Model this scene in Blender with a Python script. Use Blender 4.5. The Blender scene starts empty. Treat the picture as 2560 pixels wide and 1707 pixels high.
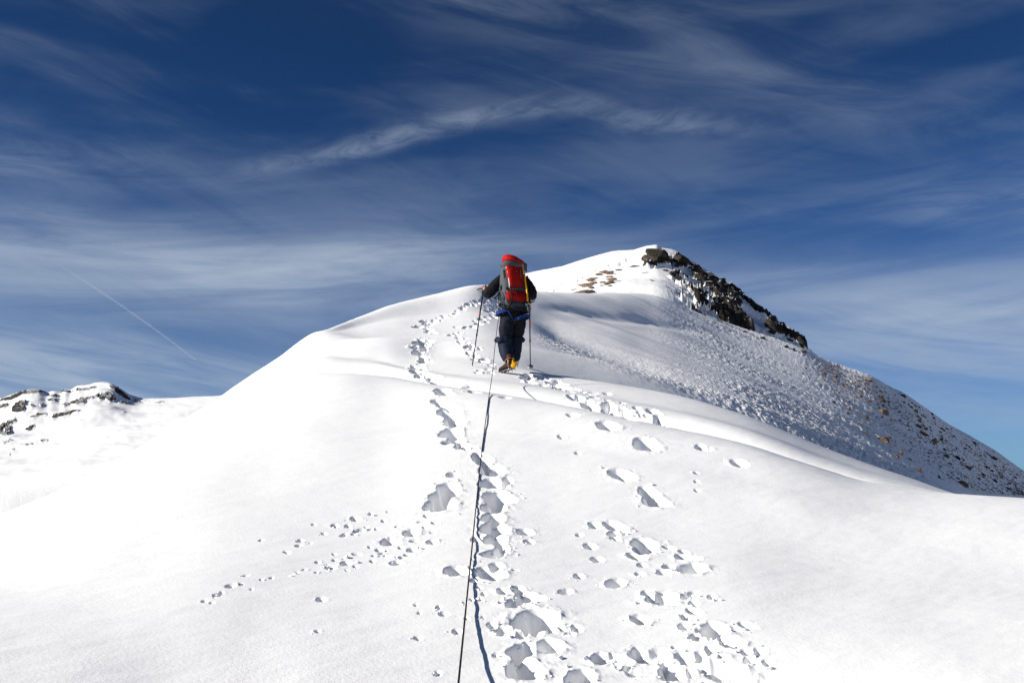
import bpy, bmesh, math, random
import numpy as np
from mathutils import Vector, Matrix

# ------------------------------------------------------------------ camera, world, sun
R = math.radians
scene = bpy.context.scene
col = scene.collection
EYE = 1.6                      # the photographer's eye above the snow
FPX = 2306.0                   # focal length in pixels of the 2560 px wide photograph
PITCH = math.atan((1200.0 - 853.5) / FPX)
cam_d = bpy.data.cameras.new("camera")
cam = bpy.data.objects.new("camera", cam_d)
col.objects.link(cam)
cam_d.sensor_width = 36.0
cam_d.lens = 36.0 * FPX / 2560.0
cam_d.clip_start = 0.05
cam_d.clip_end = 60000
cam.location = (0, 0, EYE)
cam.rotation_euler = (math.pi / 2 + PITCH, 0, 0)
scene.camera = cam

SUN_EL = 22.5
SUN_AZ = -106.0                # compass style from +Y (view direction), negative = to the left
sx, sy, sz = (math.sin(R(SUN_AZ)) * math.cos(R(SUN_EL)), math.cos(R(SUN_AZ)) * math.cos(R(SUN_EL)), math.sin(R(SUN_EL)))
sun_d = bpy.data.lights.new("sun", "SUN")
sun_d.energy = 5.0
sun_d.angle = R(0.53)
sun_d.color = (1.0, 0.95, 0.87)
sun = bpy.data.objects.new("sun", sun_d)
sun.rotation_euler = Vector((sx, sy, sz)).to_track_quat('Z', 'Y').to_euler()
sun.location = (-30, -10, 30)
col.objects.link(sun)

scene.view_settings.view_transform = 'Standard'
scene.view_settings.look = 'None'
scene.view_settings.gamma = 1
scene.view_settings.exposure = 0.62
scene.view_settings.use_curve_mapping = False
scene.render.engine = 'CYCLES'
scene.cycles.max_bounces = 6
scene.cycles.diffuse_bounces = 4
scene.cycles.volume_bounces = 0


def px2tv(px, py):
    """photograph pixel -> (azimuth, z per metre of horizontal distance)"""
    px = np.asarray(px, float); py = np.asarray(py, float)
    X = (px - 1280.0) / FPX; Y = (853.5 - py) / FPX
    cy = math.cos(PITCH) - Y * math.sin(PITCH)
    cz = math.sin(PITCH) + Y * math.cos(PITCH)
    return np.arctan2(X, cy), cz / np.hypot(X, cy)


def tv2px(th, v):
    x, y, z = np.sin(th), np.cos(th), v
    yc = y * math.cos(PITCH) + z * math.sin(PITCH)
    zc = -y * math.sin(PITCH) + z * math.cos(PITCH)
    yc = np.where(yc < 1e-3, 1e-3, yc)
    return 1280 + FPX * x / yc, 853.5 - FPX * zc / yc


# ---- sky: Nishita plus thin cirrus, everything laid out by direction
world = bpy.data.worlds.new("World")
scene.world = world
world.use_nodes = True


def build_sky():
    nt = world.node_tree
    nt.nodes.clear()
    N = nt.nodes.new; L = nt.links.new

    def val(x):
        return x
    def math_(op, a, b=None, c=None, clamp=False):
        n = N('ShaderNodeMath'); n.operation = op; n.use_clamp = clamp
        for i, s in enumerate((a, b, c)):
            if s is None: continue
            if isinstance(s, (int, float)): n.inputs[i].default_value = s
            else: L(s, n.inputs[i])
        return n.outputs[0]
    def curve(src, lo, hi, pts, vlo=0.0, vhi=1.0):
        """piecewise smooth function of src; pts = [(x, value)] """
        t = N('ShaderNodeMapRange'); t.inputs[1].default_value = lo; t.inputs[2].default_value = hi
        L(src, t.inputs[0])
        f = N('ShaderNodeFloatCurve')
        c = f.mapping.curves[0]
        P = sorted([((x - lo) / (hi - lo), (y - vlo) / (vhi - vlo)) for x, y in pts])
        if P[0][0] > 0.001: P.insert(0, (0.0, P[0][1]))
        if P[-1][0] < 0.999: P.append((1.0, P[-1][1]))
        while len(c.points) < len(P): c.points.new(0.5, 0.5)
        for q, (x, y) in zip(c.points, P):
            q.location = (min(max(x, 0), 1), min(max(y, 0), 1))
        f.mapping.update()
        L(t.outputs[0], f.inputs['Value'])
        return math_('MULTIPLY_ADD', f.outputs[0], vhi - vlo, vlo)

    tc = N('ShaderNodeTexCoord')
    sep = N('ShaderNodeSeparateXYZ'); L(tc.outputs['Generated'], sep.inputs[0])
    X, Y, Z = sep.outputs
    phi = math_('ARCTAN2', X, Y)
    hor = math_('SQRT', math_('ADD', math_('MULTIPLY', X, X), math_('MULTIPLY', Y, Y)))
    v = math_('DIVIDE', Z, math_('MAXIMUM', hor, 0.02))

    def noise(sx_, sy_, rot, detail=6, rough=0.6, dist=0.0, seed=0.0, scale=1.0):
        cmb = N('ShaderNodeCombineXYZ')
        ca, sa = math.cos(R(rot)), math.sin(R(rot))
        a = math_('ADD', math_('MULTIPLY', phi, ca), math_('MULTIPLY', v, sa))
        b = math_('SUBTRACT', math_('MULTIPLY', v, ca), math_('MULTIPLY', phi, sa))
        L(math_('MULTIPLY', a, sx_), cmb.inputs[0]); L(math_('MULTIPLY', b, sy_), cmb.inputs[1])
        cmb.inputs[2].default_value = seed
        n = N('ShaderNodeTexNoise'); n.inputs['Scale'].default_value = scale
        n.inputs['Detail'].default_value = detail; n.inputs['Roughness'].default_value = rough
        n.inputs['Distortion'].default_value = dist
        L(cmb.outputs[0], n.inputs['Vector'])
        return n.outputs[0]

    def ramp(x, a, b):
        n = N('ShaderNodeMapRange'); n.interpolation_type = 'SMOOTHSTEP'
        n.inputs[1].default_value = a; n.inputs[2].default_value = b
        L(x, n.inputs[0])
        return n.outputs[0]

    PH0, PH1, V0, V1 = -0.6, 0.6, -0.1, 0.6
    warp = math_('MULTIPLY', math_('SUBTRACT', noise(7, 14, 8, detail=3, seed=3.3), 0.5), 0.035)

    def band(pts, amp, wid_up, wid_dn):
        """pts [(px,py)], amp [(px,a)], widths in px"""
        tp = [px2tv(x, y) for x, y in pts]
        cen = curve(phi, PH0, PH1, [(float(t), float(e)) for t, e in tp], V0, V1)
        am = curve(phi, PH0, PH1, [(float(px2tv(x, 500)[0]), a) for x, a in amp], 0, 1)
        dv = math_('ADD', math_('SUBTRACT', v, cen), math_('MULTIPLY', warp, 0.6))
        up = math_('DIVIDE', math_('MAXIMUM', dv, 0.0), wid_up / FPX)
        dn = math_('DIVIDE', math_('MINIMUM', dv, 0.0), wid_dn / FPX)
        r = math_('ADD', math_('MULTIPLY', up, up), math_('MULTIPLY', dn, dn))
        return math_('MULTIPLY', math_('EXPONENT', math_('MULTIPLY', r, -1.0)), am)

    fib = noise(3.5, 26, 4, detail=9, rough=0.62, dist=0.7, seed=1.0)           # long fibres
    fib2 = noise(4, 17, -16, detail=9, rough=0.62, dist=0.8, seed=7.0)
    fine = noise(22, 60, 12, detail=6, rough=0.6, dist=0.8, seed=4.0)       # mottled edge of the plume
    broad = noise(2.4, 11, 3, detail=4, rough=0.5, dist=0.3, seed=11.0)

    plume = band([(300, 480), (620, 430), (900, 372), (1200, 300), (1400, 272), (1600, 305), (1850, 322), (2100, 360)],
                 [(0, 0), (420, 0.0), (620, 0.35), (800, 0.75), (1000, 1.0), (1250, 0.8), (1450, 0.45), (1650, 0.75), (1800, 0.4), (2000, 0.12), (2300, 0)], 38, 24)
    plume = math_('MULTIPLY', plume, math_('ADD', 0.35, math_('MULTIPLY', ramp(fine, 0.3, 0.7), 0.75)))
    swath = band([(900, -60), (1080, 0), (1500, 75), (1900, 170), (2300, 290), (2560, 340)],
                 [(0, 0.0), (900, 0.1), (1100, 0.75), (1500, 0.6), (1850, 0.8), (2100, 0.65), (2400, 0.5), (2700, 0.4)], 75, 120)
    swath = math_('MULTIPLY', swath, math_('ADD', 0.15, math_('MULTIPLY', ramp(fib2, 0.3, 0.72), 0.95)))
    pale = band([(0, 610), (350, 650), (700, 670), (1000, 650), (1300, 640), (1800, 700), (2200, 720), (2560, 700)],
                [(0, 0.85), (400, 0.95), (800, 1.0), (1100, 0.85), (1350, 0.5), (1700, 0.5), (2100, 0.62), (2560, 0.62)], 95, 150)
    pale = math_('MULTIPLY', pale, math_('ADD', 0.42, math_('MULTIPLY', ramp(fib, 0.3, 0.7), 0.58)))
    low = band([(0, 890), (300, 920), (600, 960), (1300, 850), (2100, 830), (2560, 830)],
               [(0, 1.0), (300, 0.95), (600, 0.75), (1400, 0.3), (2100, 0.6), (2560, 0.7)], 75, 140)
    low = math_('MULTIPLY', low, math_('ADD', 0.25, math_('MULTIPLY', 0.75, ramp(noise(4, 34, -11, detail=9, rough=0.6, dist=0.6, seed=21.0), 0.34, 0.66))))
    side = band([(0, 400), (500, 440), (1200, 480), (1800, 500), (2200, 500), (2560, 490)],
                [(0, 0.55), (400, 0.35), (900, 0.1), (1500, 0.12), (2100, 0.25), (2560, 0.75)], 70, 60)
    side = math_('MULTIPLY', side, ramp(fib, 0.35, 0.7))
    veil = math_('MULTIPLY', ramp(math_('MULTIPLY', broad, math_('ADD', 0.5, fib2)), 0.38, 0.78), 0.33)
    # thin high veil that thickens towards the horizon
    vh = curve(v, -0.1, 1.0, [(-0.1, 0.9), (0.05, 0.75), (0.12, 0.55), (0.22, 0.55), (0.3, 0.5), (0.45, 0.5), (0.6, 0.55), (1.0, 0.6)], 0, 1)
    veil = math_('MULTIPLY', veil, math_('MULTIPLY', vh, 2.0))
    hz = band([(0, 1060), (2560, 1100)], [(0, 1), (2560, 1)], 190, 400)
    tot = math_('MULTIPLY', plume, 0.36)
    for m, k in ((swath, 0.17), (pale, 0.80), (low, 0.72), (side, 0.42), (veil, 0.45), (hz, 0.25)):
        tot = math_('ADD', tot, math_('MULTIPLY', m, k))
    # above the horizon only
    tot = math_('MULTIPLY', tot, ramp(v, -0.02, 0.03), clamp=True)

    sky = N('ShaderNodeTexSky'); sky.sky_type = 'NISHITA'; sky.sun_disc = False
    sky.sun_elevation = R(SUN_EL); sky.sun_rotation = R(SUN_AZ % 360)
    sky.altitude = SKY_ALT; sky.air_density = SKY_AIR; sky.dust_density = SKY_DUST; sky.ozone_density = SKY_OZ
    tint = N('ShaderNodeMix'); tint.data_type = 'RGBA'; tint.blend_type = 'MULTIPLY'
    tint.inputs[0].default_value = 1.0
    L(sky.outputs[0], tint.inputs[6]); tint.inputs[7].default_value = SKY_TINT
    deep = N('ShaderNodeVectorMath'); deep.operation = 'SCALE'; L(tint.outputs[2], deep.inputs[0])
    L(curve(v, -0.1, 1.0, [(-0.1, 1.05), (0.1, 1.05), (0.25, 0.98), (0.45, 0.78), (0.7, 0.74), (1.0, 0.74)], 0, 1.2), deep.inputs['Scale'])
    mix = N('ShaderNodeMix'); mix.data_type = 'RGBA'
    L(tot, mix.inputs[0]); L(deep.outputs[0], mix.inputs[6]); mix.inputs[7].default_value = CLOUD
    bg = N('ShaderNodeBackground'); bg.inputs[1].default_value = 0.05
    L(mix.outputs[2], bg.inputs[0])
    out = N('ShaderNodeOutputWorld'); L(bg.outputs[0], out.inputs[0])


SKY_ALT, SKY_AIR, SKY_DUST, SKY_OZ = 3000.0, 1.0, 0.3, 3.0
SKY_TINT = (0.26, 0.54, 0.86, 1)
CLOUD = (5.2, 6.3, 7.9, 1)
build_sky()


# ------------------------------------------------------------------ helpers
def tag(o, label=None, cat=None, group=None, kind=None):
    if label: o['label'] = label
    if cat: o['category'] = cat
    if group: o['group'] = group
    if kind: o['kind'] = kind
    return o


def empty(name, loc=(0, 0, 0)):
    o = bpy.data.objects.new(name, None)
    o.empty_display_size = 0.1
    o.location = loc
    col.objects.link(o)
    return o


def link_mesh(name, verts, faces, mat=None, parent=None, smooth=True, loc=None):
    me = bpy.data.meshes.new(name)
    me.from_pydata([tuple(map(float, p)) for p in verts], [], [tuple(map(int, f)) for f in faces])
    me.validate()
    if smooth: me.polygons.foreach_set('use_smooth', [True] * len(me.polygons))
    if mat: me.materials.append(mat)
    o = bpy.data.objects.new(name, me)
    col.objects.link(o)
    if parent: o.parent = parent
    if loc is not None: o.location = loc
    return o


def _hash(ix, iy, seed):
    h = (ix.astype(np.int64) * 374761393 + iy.astype(np.int64) * 668265263 + seed * 1442695041) & 0xFFFFFFFF
    h = ((h ^ (h >> 13)) * 1274126177) & 0xFFFFFFFF
    return ((h ^ (h >> 16)) & 0xFFFF).astype(np.float32) * (2 * np.pi / 65536)


def pnoise(x, y, seed=0):
    """2-D gradient noise, about -0.7..0.7"""
    ix = np.floor(x); iy = np.floor(y)
    fx = (x - ix).astype(np.float32); fy = (y - iy).astype(np.float32)
    u = fx * fx * fx * (fx * (fx * 6 - 15) + 10); w = fy * fy * fy * (fy * (fy * 6 - 15) + 10)
    ix = ix.astype(np.int64); iy = iy.astype(np.int64)
    def g(dx, dy):
        a = _hash(ix + dx, iy + dy, seed)
        return np.cos(a) * (fx - dx) + np.sin(a) * (fy - dy)
    a = g(0, 0); b = g(1, 0); c = g(0, 1); d = g(1, 1)
    return (a + (b - a) * u) * (1 - w) + (c + (d - c) * u) * w


def fbm(x, y, octaves=4, seed=0, gain=0.5, ridged=False):
    s = 0; amp = 1.0
    for k in range(octaves):
        n = pnoise(x * 2 ** k + 17.3 * k, y * 2 ** k - 9.1 * k, seed + k)
        if ridged: n = 0.5 - np.abs(n) * 1.6
        s = s + amp * n
        amp *= gain
    return s


def smooth01(x, a, b):
    t = np.clip((x - a) / (b - a), 0, 1)
    return t * t * (3 - 2 * t)


# ------------------------------------------------------------------ terrain: five snow bodies, each a crest with its near side and its far side
def pchip(xk, yk, x):
    xk = np.asarray(xk, float); yk = np.asarray(yk, float)
    h = np.diff(xk); dl = np.diff(yk) / h
    m = np.zeros_like(yk)
    for i in range(1, len(xk) - 1):
        if dl[i - 1] * dl[i] > 0:
            w1 = 2 * h[i] + h[i - 1]; w2 = h[i] + 2 * h[i - 1]
            m[i] = (w1 + w2) / (w1 / dl[i - 1] + w2 / dl[i])
    m[0] = dl[0]; m[-1] = dl[-1]
    x = np.clip(x, xk[0], xk[-1])
    i = np.clip(np.searchsorted(xk, x) - 1, 0, len(xk) - 2)
    t = (x - xk[i]) / h[i]
    return (yk[i] * (1 + 2 * t) * (1 - t) ** 2 + m[i] * h[i] * t * (1 - t) ** 2
            + yk[i + 1] * t * t * (3 - 2 * t) + m[i + 1] * h[i] * t * t * (t - 1))


TH = np.linspace(-0.75, 0.75, 3001)


def gauss_smooth(a, sig):
    n = int(sig * 3) + 1
    k = np.exp(-0.5 * (np.arange(-n, n + 1) / sig) ** 2); k /= k.sum()
    return np.convolve(np.pad(a, n, mode='edge'), k, mode='valid')


class Layer:
    """columns: {px: [(py, d) ...]} the last pair is the crest; tail: what the ground does behind it"""
    def __init__(self, cols, tail, pre=None, sig=6, crest=None, isig=1.3):
        keys = sorted(cols)
        K = len(cols[keys[0]])
        self.dn, self.zn = [], []
        for k in range(K):
            pts = {px: cols[px][k] for px in keys}
            if k == K - 1 and crest is not None:      # the crest has its own, finer list
                pts = crest
            ks = sorted(pts)
            th, v = px2tv(ks, [pts[p][0] for p in ks])
            d = np.array([pts[p][1] for p in ks], float)
            D = pchip(th, d, TH); V = pchip(th, v, TH)
            s_ = sig * isig if k < K - 1 else (sig if crest is None else 2)
            D = gauss_smooth(D, max(s_, 8)); V = gauss_smooth(V, s_)
            self.dn.append(D); self.zn.append(V * D + EYE)
        if pre:
            P = pre(TH, self.dn[0], self.zn[0])
            self.dn = [p[0] for p in P] + self.dn; self.zn = [p[1] for p in P] + self.zn
        T = tail(TH, self.dn[-1], self.zn[-1])
        self.dn += [t[0] for t in T]; self.zn += [t[1] for t in T]
        S = np.log(np.array(self.dn)).T.copy(); Zk = np.array(self.zn).T.copy()
        for k in range(1, S.shape[1]): S[:, k] = np.maximum(S[:, k], S[:, k - 1] + 0.01)
        Dk = np.exp(S)
        h = np.diff(Dk, axis=1); dl = np.diff(Zk, axis=1) / h
        M = np.zeros_like(Zk)
        M[:, 0] = dl[:, 0]; M[:, -1] = dl[:, -1]
        a, b = dl[:, :-1], dl[:, 1:]
        h0, h1 = h[:, :-1], h[:, 1:]
        m = (a * h1 + b * h0) / (h0 + h1)
        # limit (no overshoot past a crest in height per step)
        lim = 3 * np.minimum(np.abs(a), np.abs(b))
        same = a * b > 0
        m = np.where(same, np.sign(m) * np.minimum(np.abs(m), lim), 0.0)
        M[:, 1:-1] = m
        for k in range(M.shape[1]): M[:, k] = gauss_smooth(M[:, k], 45)
        self.Dk, self.Zk, self.M = Dk, Zk, M

    def __call__(self, th, d):
        t = (np.clip(th, TH[0], TH[-1]) - TH[0]) / (TH[1] - TH[0])
        i0 = np.clip(t.astype(int), 0, len(TH) - 2); ft = (t - i0)[:, None]
        Dk = self.Dk[i0] * (1 - ft) + self.Dk[i0 + 1] * ft
        Zk = self.Zk[i0] * (1 - ft) + self.Zk[i0 + 1] * ft
        M = self.M[i0] * (1 - ft) + self.M[i0 + 1] * ft
        dd = np.clip(d, Dk[:, 0], Dk[:, -1])
        j = np.clip((Dk < dd[:, None]).sum(1) - 1, 0, Dk.shape[1] - 2)
        r = np.arange(len(d))
        x0, x1 = Dk[r, j], Dk[r, j + 1]; h = x1 - x0
        u = (dd - x0) / h
        return (Zk[r, j] * (1 + 2 * u) * (1 - u) ** 2 + M[r, j] * h * u * (1 - u) ** 2
                + Zk[r, j + 1] * u * u * (3 - 2 * u) + M[r, j + 1] * h * u * u * (u - 1))


def base_plane(th, d):
    x, y = np.sin(th) * d, np.cos(th) * d
    return 0.205 * y - 0.03 * np.sqrt(x * x + 0.3)


def pre_near(th, d, z):
    return [(np.full_like(th, 0.5), base_plane(th, 0.5)), (np.full_like(th, 1.8), base_plane(th, 1.8))]


def tail_fall(f_left, f_mid, f_right, xl, xr, far=-260):
    """slope behind the crest, differing over azimuth"""
    def t(th, d, z):
        tl, tr = px2tv(xl, 900)[0], px2tv(xr, 900)[0]
        w1 = smooth01(th, tl - 0.09, tl + 0.09); w2 = smooth01(th, tr - 0.09, tr + 0.09)
        f = f_left * (1 - w1) + f_mid * w1 * (1 - w2) + f_right * w2
        f2 = 0.5
        return [(d * 1.12, z - f * 0.12 * d * 0.8), (d * 1.35, z - f * 0.36 * d), (d * 2.4, z - f * 0.5 * d - f2 * 1.0 * d),
                (d * 2.4 + 300, z - 120), (d * 0 + 9000, z * 0 - 900)]
    return t


L1_COLS = {
    -900: [(1707, 4.3), (1590, 5.2), (1540, 6.2), (1510, 7.5), (1490, 9.0)],
    0: [(1707, 3.9), (1530, 5.0), (1420, 6.2), (1340, 7.6), (1285, 9.5)],
    250: [(1707, 3.8), (1520, 4.9), (1370, 6.2), (1250, 8.2), (1175, 10.8)],
    400: [(1707, 3.8), (1500, 4.9), (1350, 6.2), (1190, 8.6), (1090, 12.0)],
    544: [(1707, 3.75), (1500, 4.8), (1330, 6.2), (1130, 9.2), (1001, 13.6)],
    600: [(1707, 3.75), (1500, 4.8), (1328, 6.2), (1105, 9.5), (974, 13.7)],
    653: [(1707, 3.75), (1500, 4.8), (1325, 6.2), (1090, 9.7), (956, 13.6)],
    700: [(1707, 3.72), (1500, 4.78), (1322, 6.2), (1080, 9.7), (945, 13.5)],
    784: [(1707, 3.7), (1500, 4.75), (1320, 6.2), (1072, 9.7), (935, 13.4)],
    870: [(1707, 3.7), (1500, 4.75), (1320, 6.2), (1068, 9.7), (933, 13.2)],
    950: [(1707, 3.7), (1500, 4.75), (1320, 6.2), (1070, 9.7), (939, 13)],
    1080: [(1707, 3.7), (1500, 4.7), (1320, 6.1), (1080, 9.4), (960, 12.2)],
    1230: [(1707, 3.7), (1500, 4.7), (1315, 6.15), (1095, 9.2), (984, 11.6)],
    1415: [(1707, 3.7), (1500, 4.75), (1320, 6.2), (1120, 9.0), (1016, 11.3)],
    1578: [(1707, 3.75), (1500, 4.8), (1330, 6.2), (1150, 8.7), (1048, 11.0)],
    1700: [(1707, 3.77), (1505, 4.8), (1340, 6.2), (1170, 8.6), (1072, 10.8)],
    1850: [(1707, 3.8), (1510, 4.8), (1350, 6.2), (1197, 8.5), (1105, 10.6)],
    2013: [(1707, 3.8), (1520, 4.9), (1370, 6.2), (1240, 8.2), (1158, 10.4)],
    2177: [(1707, 3.85), (1530, 4.9), (1390, 6.2), (1275, 8.2), (1207, 10.2)],
    2394: [(1707, 3.9), (1540, 5), (1410, 6.2), (1305, 8.1), (1235, 10.2)],
    2560: [(1707, 4), (1550, 5), (1430, 6.2), (1315, 8.1), (1244, 10.4)],
    3400: [(1707, 4.3), (1600, 5.2), (1500, 6.2), (1430, 7.8), (1390, 10)]}
L1_COLS = {k: [v[0], v[1], (v[2][0], v[2][1] * 1.03), (v[3][0], v[3][1] * 0.95), (v[4][0], v[4][1] * 0.91)] for k, v in L1_COLS.items()}
L1 = Layer(L1_COLS, tail_fall(0.45, -0.08, 0.25, 420, 1500), pre_near, sig=14, isig=4)


def pre_hidden(depth, f0, f1):
    def p(th, d, z):
        return [(d * f0, z - depth * d * 2), (d * f1, z - depth * d)]
    return p


L2 = Layer({
    -900: [(1600, 10), (1590, 11), (1580, 12)],
    400: [(1125, 12), (1118, 12.5), (1110, 13)],
    544: [(1008, 13.1), (1002, 13.8), (997, 14.4)],
    600: [(984, 13.3), (971, 14.3), (959, 15.2)],
    653: [(968, 13.4), (946, 14.7), (925, 16.0)],
    700: [(957, 13.5), (924, 15.1), (894, 16.9)],
    750: [(949, 13.6), (905, 15.5), (861, 17.8)],
    784: [(943, 13.6), (893, 15.8), (840, 18.4)],
    805: [(941, 13.6), (888, 15.8), (837, 18.4)],
    870: [(939, 13.5), (896, 15.2), (851, 17.6)],
    950: [(942, 13.2), (904, 14.7), (866, 16.8)],
    1000: [(946, 12.8), (917, 14), (886, 16.3)],
    1100: [(958, 12.4), (932, 13.4), (898, 15.5)],
    1230: [(980, 11.9), (947, 12.9), (913, 14.7)],
    1350: [(998, 11.7), (963, 12.8), (932, 14.4)],
    1556: [(1038, 11.3), (996, 12.5), (963, 14.2)],
    1698: [(1066, 11.1), (1023, 12.3), (990, 14)],
    1850: [(1100, 10.9), (1063, 12.1), (1034, 13.7)],
    2068: [(1172, 10.7), (1142, 11.9), (1121, 13.4)],
    2285: [(1228, 10.6), (1208, 11.8), (1197, 13.1)],
    2394: [(1246, 10.6), (1240, 11.6), (1236, 12.9)],
    2560: [(1275, 10.8), (1278, 11.6), (1282, 12.8)],
    3400: [(1420, 10.8), (1440, 11.6), (1460, 12.8)]},
    tail_fall(0.4, -0.10, 0.42, 500, 1480), pre_hidden(0.10, 0.75, 0.9), sig=14)

mid_crest = {-900: (1500, 17), 300: (1300, 17), 500: (1100, 17), 700: (905, 18.2), 784: (843, 18.8), 805: (836, 19), 850: (816, 20.5), 900: (796, 22.5),
             980: (767, 25), 1088: (743, 28), 1197: (723, 31), 1270: (733, 35), 1350: (744, 38), 1450: (748, 42), 1545: (748, 48),
             1640: (757, 52), 1730: (790, 55), 1850: (832, 57), 1950: (862, 58), 2010: (882, 58), 2023: (889, 58), 2096: (921, 60), 2181: (948, 62.5),
             2223: (973, 64), 2265: (993, 65.5), 2321: (1030, 68), 2377: (1067, 71), 2433: (1097, 74), 2489: (1128, 77),
             2559: (1177, 81), 2800: (1330, 90), 3400: (1600, 95)}
L3 = Layer({
    -900: [(1560, 14), (1550, 15), (1540, 16), (1500, 17)],
    500: [(1160, 14), (1140, 15), (1120, 16), (1100, 17)],
    600: [(1030, 15), (1020, 16), (1010, 16.8), (1000, 17.5)],
    700: [(945, 15.3), (928, 16.5), (914, 17.5), (905, 18.2)],
    784: [(890, 15.4), (868, 16.6), (852, 17.8), (843, 18.8)],
    900: [(893, 15), (855, 17.6), (820, 20.3), (796, 22.5)],
    980: [(898, 15), (850, 18.2), (800, 21.8), (767, 25)],
    1088: [(905, 15.2), (850, 18.5), (788, 23.2), (743, 28)],
    1197: [(913, 15), (852, 18.5), (780, 24.2), (723, 31)],
    1270: [(925, 15), (862, 18.6), (790, 25.5), (733, 35)],
    1350: [(943, 15.2), (875, 19.2), (798, 27), (744, 38)],
    1450: [(966, 15.5), (895, 20), (808, 29.5), (748, 42)],
    1545: [(988, 15.8), (912, 21), (818, 32), (748, 48)],
    1640: [(1010, 16.2), (930, 22), (832, 35), (757, 52)],
    1730: [(1036, 16.6), (955, 22.5), (860, 36), (790, 55)],
    1850: [(1075, 17.5), (990, 24), (900, 38), (832, 57)],
    2010: [(1130, 18.5), (1050, 25.8), (962, 39.5), (882, 58)],
    2200: [(1210, 19.4), (1140, 26.6), (1052, 40.5), (960, 58)],
    2400: [(1300, 21), (1235, 29.5), (1160, 45.5), (1079, 60)],
    2560: [(1380, 23.5), (1320, 35), (1250, 54), (1178, 65)],
    3400: [(1800, 26), (1760, 39), (1680, 58), (1600, 66)]},
    tail_fall(0.5, 0.16, 0.6, 700, 1900), pre_hidden(0.12, 0.7, 0.88), sig=16, crest=mid_crest)

peak_crest = {-900: (1300, 100), 900: (1000, 100), 1100: (800, 100), 1226: (720, 100), 1260: (699, 101), 1326: (685, 102), 1397: (673, 103), 1461: (653, 105),
              1507: (640, 106), 1542: (633, 107), 1581: (632, 108), 1600: (628, 108.5), 1623: (622, 109), 1642: (621, 110), 1650: (627, 110), 1688: (637, 110),
              1710: (650, 110), 1752: (676, 109), 1785: (694, 108), 1817: (715, 107), 1849: (734, 106), 1881: (762, 105),
              1914: (788, 104), 1946: (817, 103), 1978: (840, 102), 2004: (853, 101), 2014: (872, 101), 2024: (893, 101), 2060: (925, 101), 2200: (1060, 100),
              2560: (1400, 100), 3400: (1900, 100)}
L4 = Layer({
    -900: [(1350, 60), (1320, 80), (1300, 100)],
    900: [(1050, 60), (1020, 80), (1000, 100)],
    1226: [(790, 60), (755, 80), (720, 100)],
    1350: [(775, 60), (728, 80), (681, 102)],
    1450: [(768, 59), (715, 80), (657, 105)],
    1545: [(762, 58), (705, 80), (633, 107)],
    1640: [(764, 58), (700, 79), (622, 110)],
    1730: [(792, 60), (732, 80), (660, 109)],
    1850: [(838, 62), (790, 80), (736, 106)],
    1950: [(872, 63), (846, 80), (818, 103)],
    2010: [(895, 64), (880, 80), (866, 101)],
    2200: [(1075, 64), (1070, 80), (1062, 100)],
    3400: [(1950, 60), (1920, 80), (1900, 100)]},
    tail_fall(0.5, 0.5, 0.5, 1200, 1700), pre_hidden(0.05, 0.85, 0.93), sig=12, crest=peak_crest)

far_crest = {-900: (1060, 310), -300: (1010, 310), 0: (1001, 310), 27: (992, 312), 54: (982, 314), 79: (976, 316), 95: (976, 318), 120: (984, 320), 131: (981, 322),
             152: (984, 326), 163: (978, 328), 177: (980, 330), 190: (973, 330), 218: (970, 330), 239: (965, 330), 272: (964, 330),
             299: (977, 328), 327: (995, 326), 356: (1004, 324), 395: (1003, 324), 435: (1002, 326), 490: (999, 328), 550: (995, 330),
             700: (985, 330), 900: (985, 330), 1300: (1050, 320), 1800: (1200, 320), 3400: (1300, 320)}
L5 = Layer({
    -900: [(1500, 62), (1340, 92), (1240, 150), (1150, 220), (1060, 320)],
    0: [(1420, 62), (1300, 92), (1190, 150), (1095, 220), (1001, 320)],
    200: [(1400, 62), (1280, 92), (1170, 150), (1075, 220), (972, 320)],
    356: [(1380, 62), (1260, 92), (1150, 150), (1060, 220), (1004, 320)],
    550: [(1360, 62), (1240, 92), (1130, 150), (1045, 220), (995, 320)],
    900: [(1360, 62), (1240, 92), (1130, 150), (1045, 220), (985, 320)],
    1300: [(1400, 62), (1300, 92), (1200, 150), (1120, 220), (1050, 320)],
    1800: [(1600, 62), (1500, 92), (1400, 150), (1300, 220), (1200, 320)],
    3400: [(1700, 62), (1600, 92), (1500, 150), (1400, 220), (1300, 320)]},
    tail_fall(0.4, 0.4, 0.4, 300, 700), pre_hidden(0.1, 0.7, 0.85), sig=14, crest=far_crest)


def smax(a, b, k):
    return 0.5 * (a + b + np.sqrt((a - b) ** 2 + k * k)) - 0.0


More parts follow.
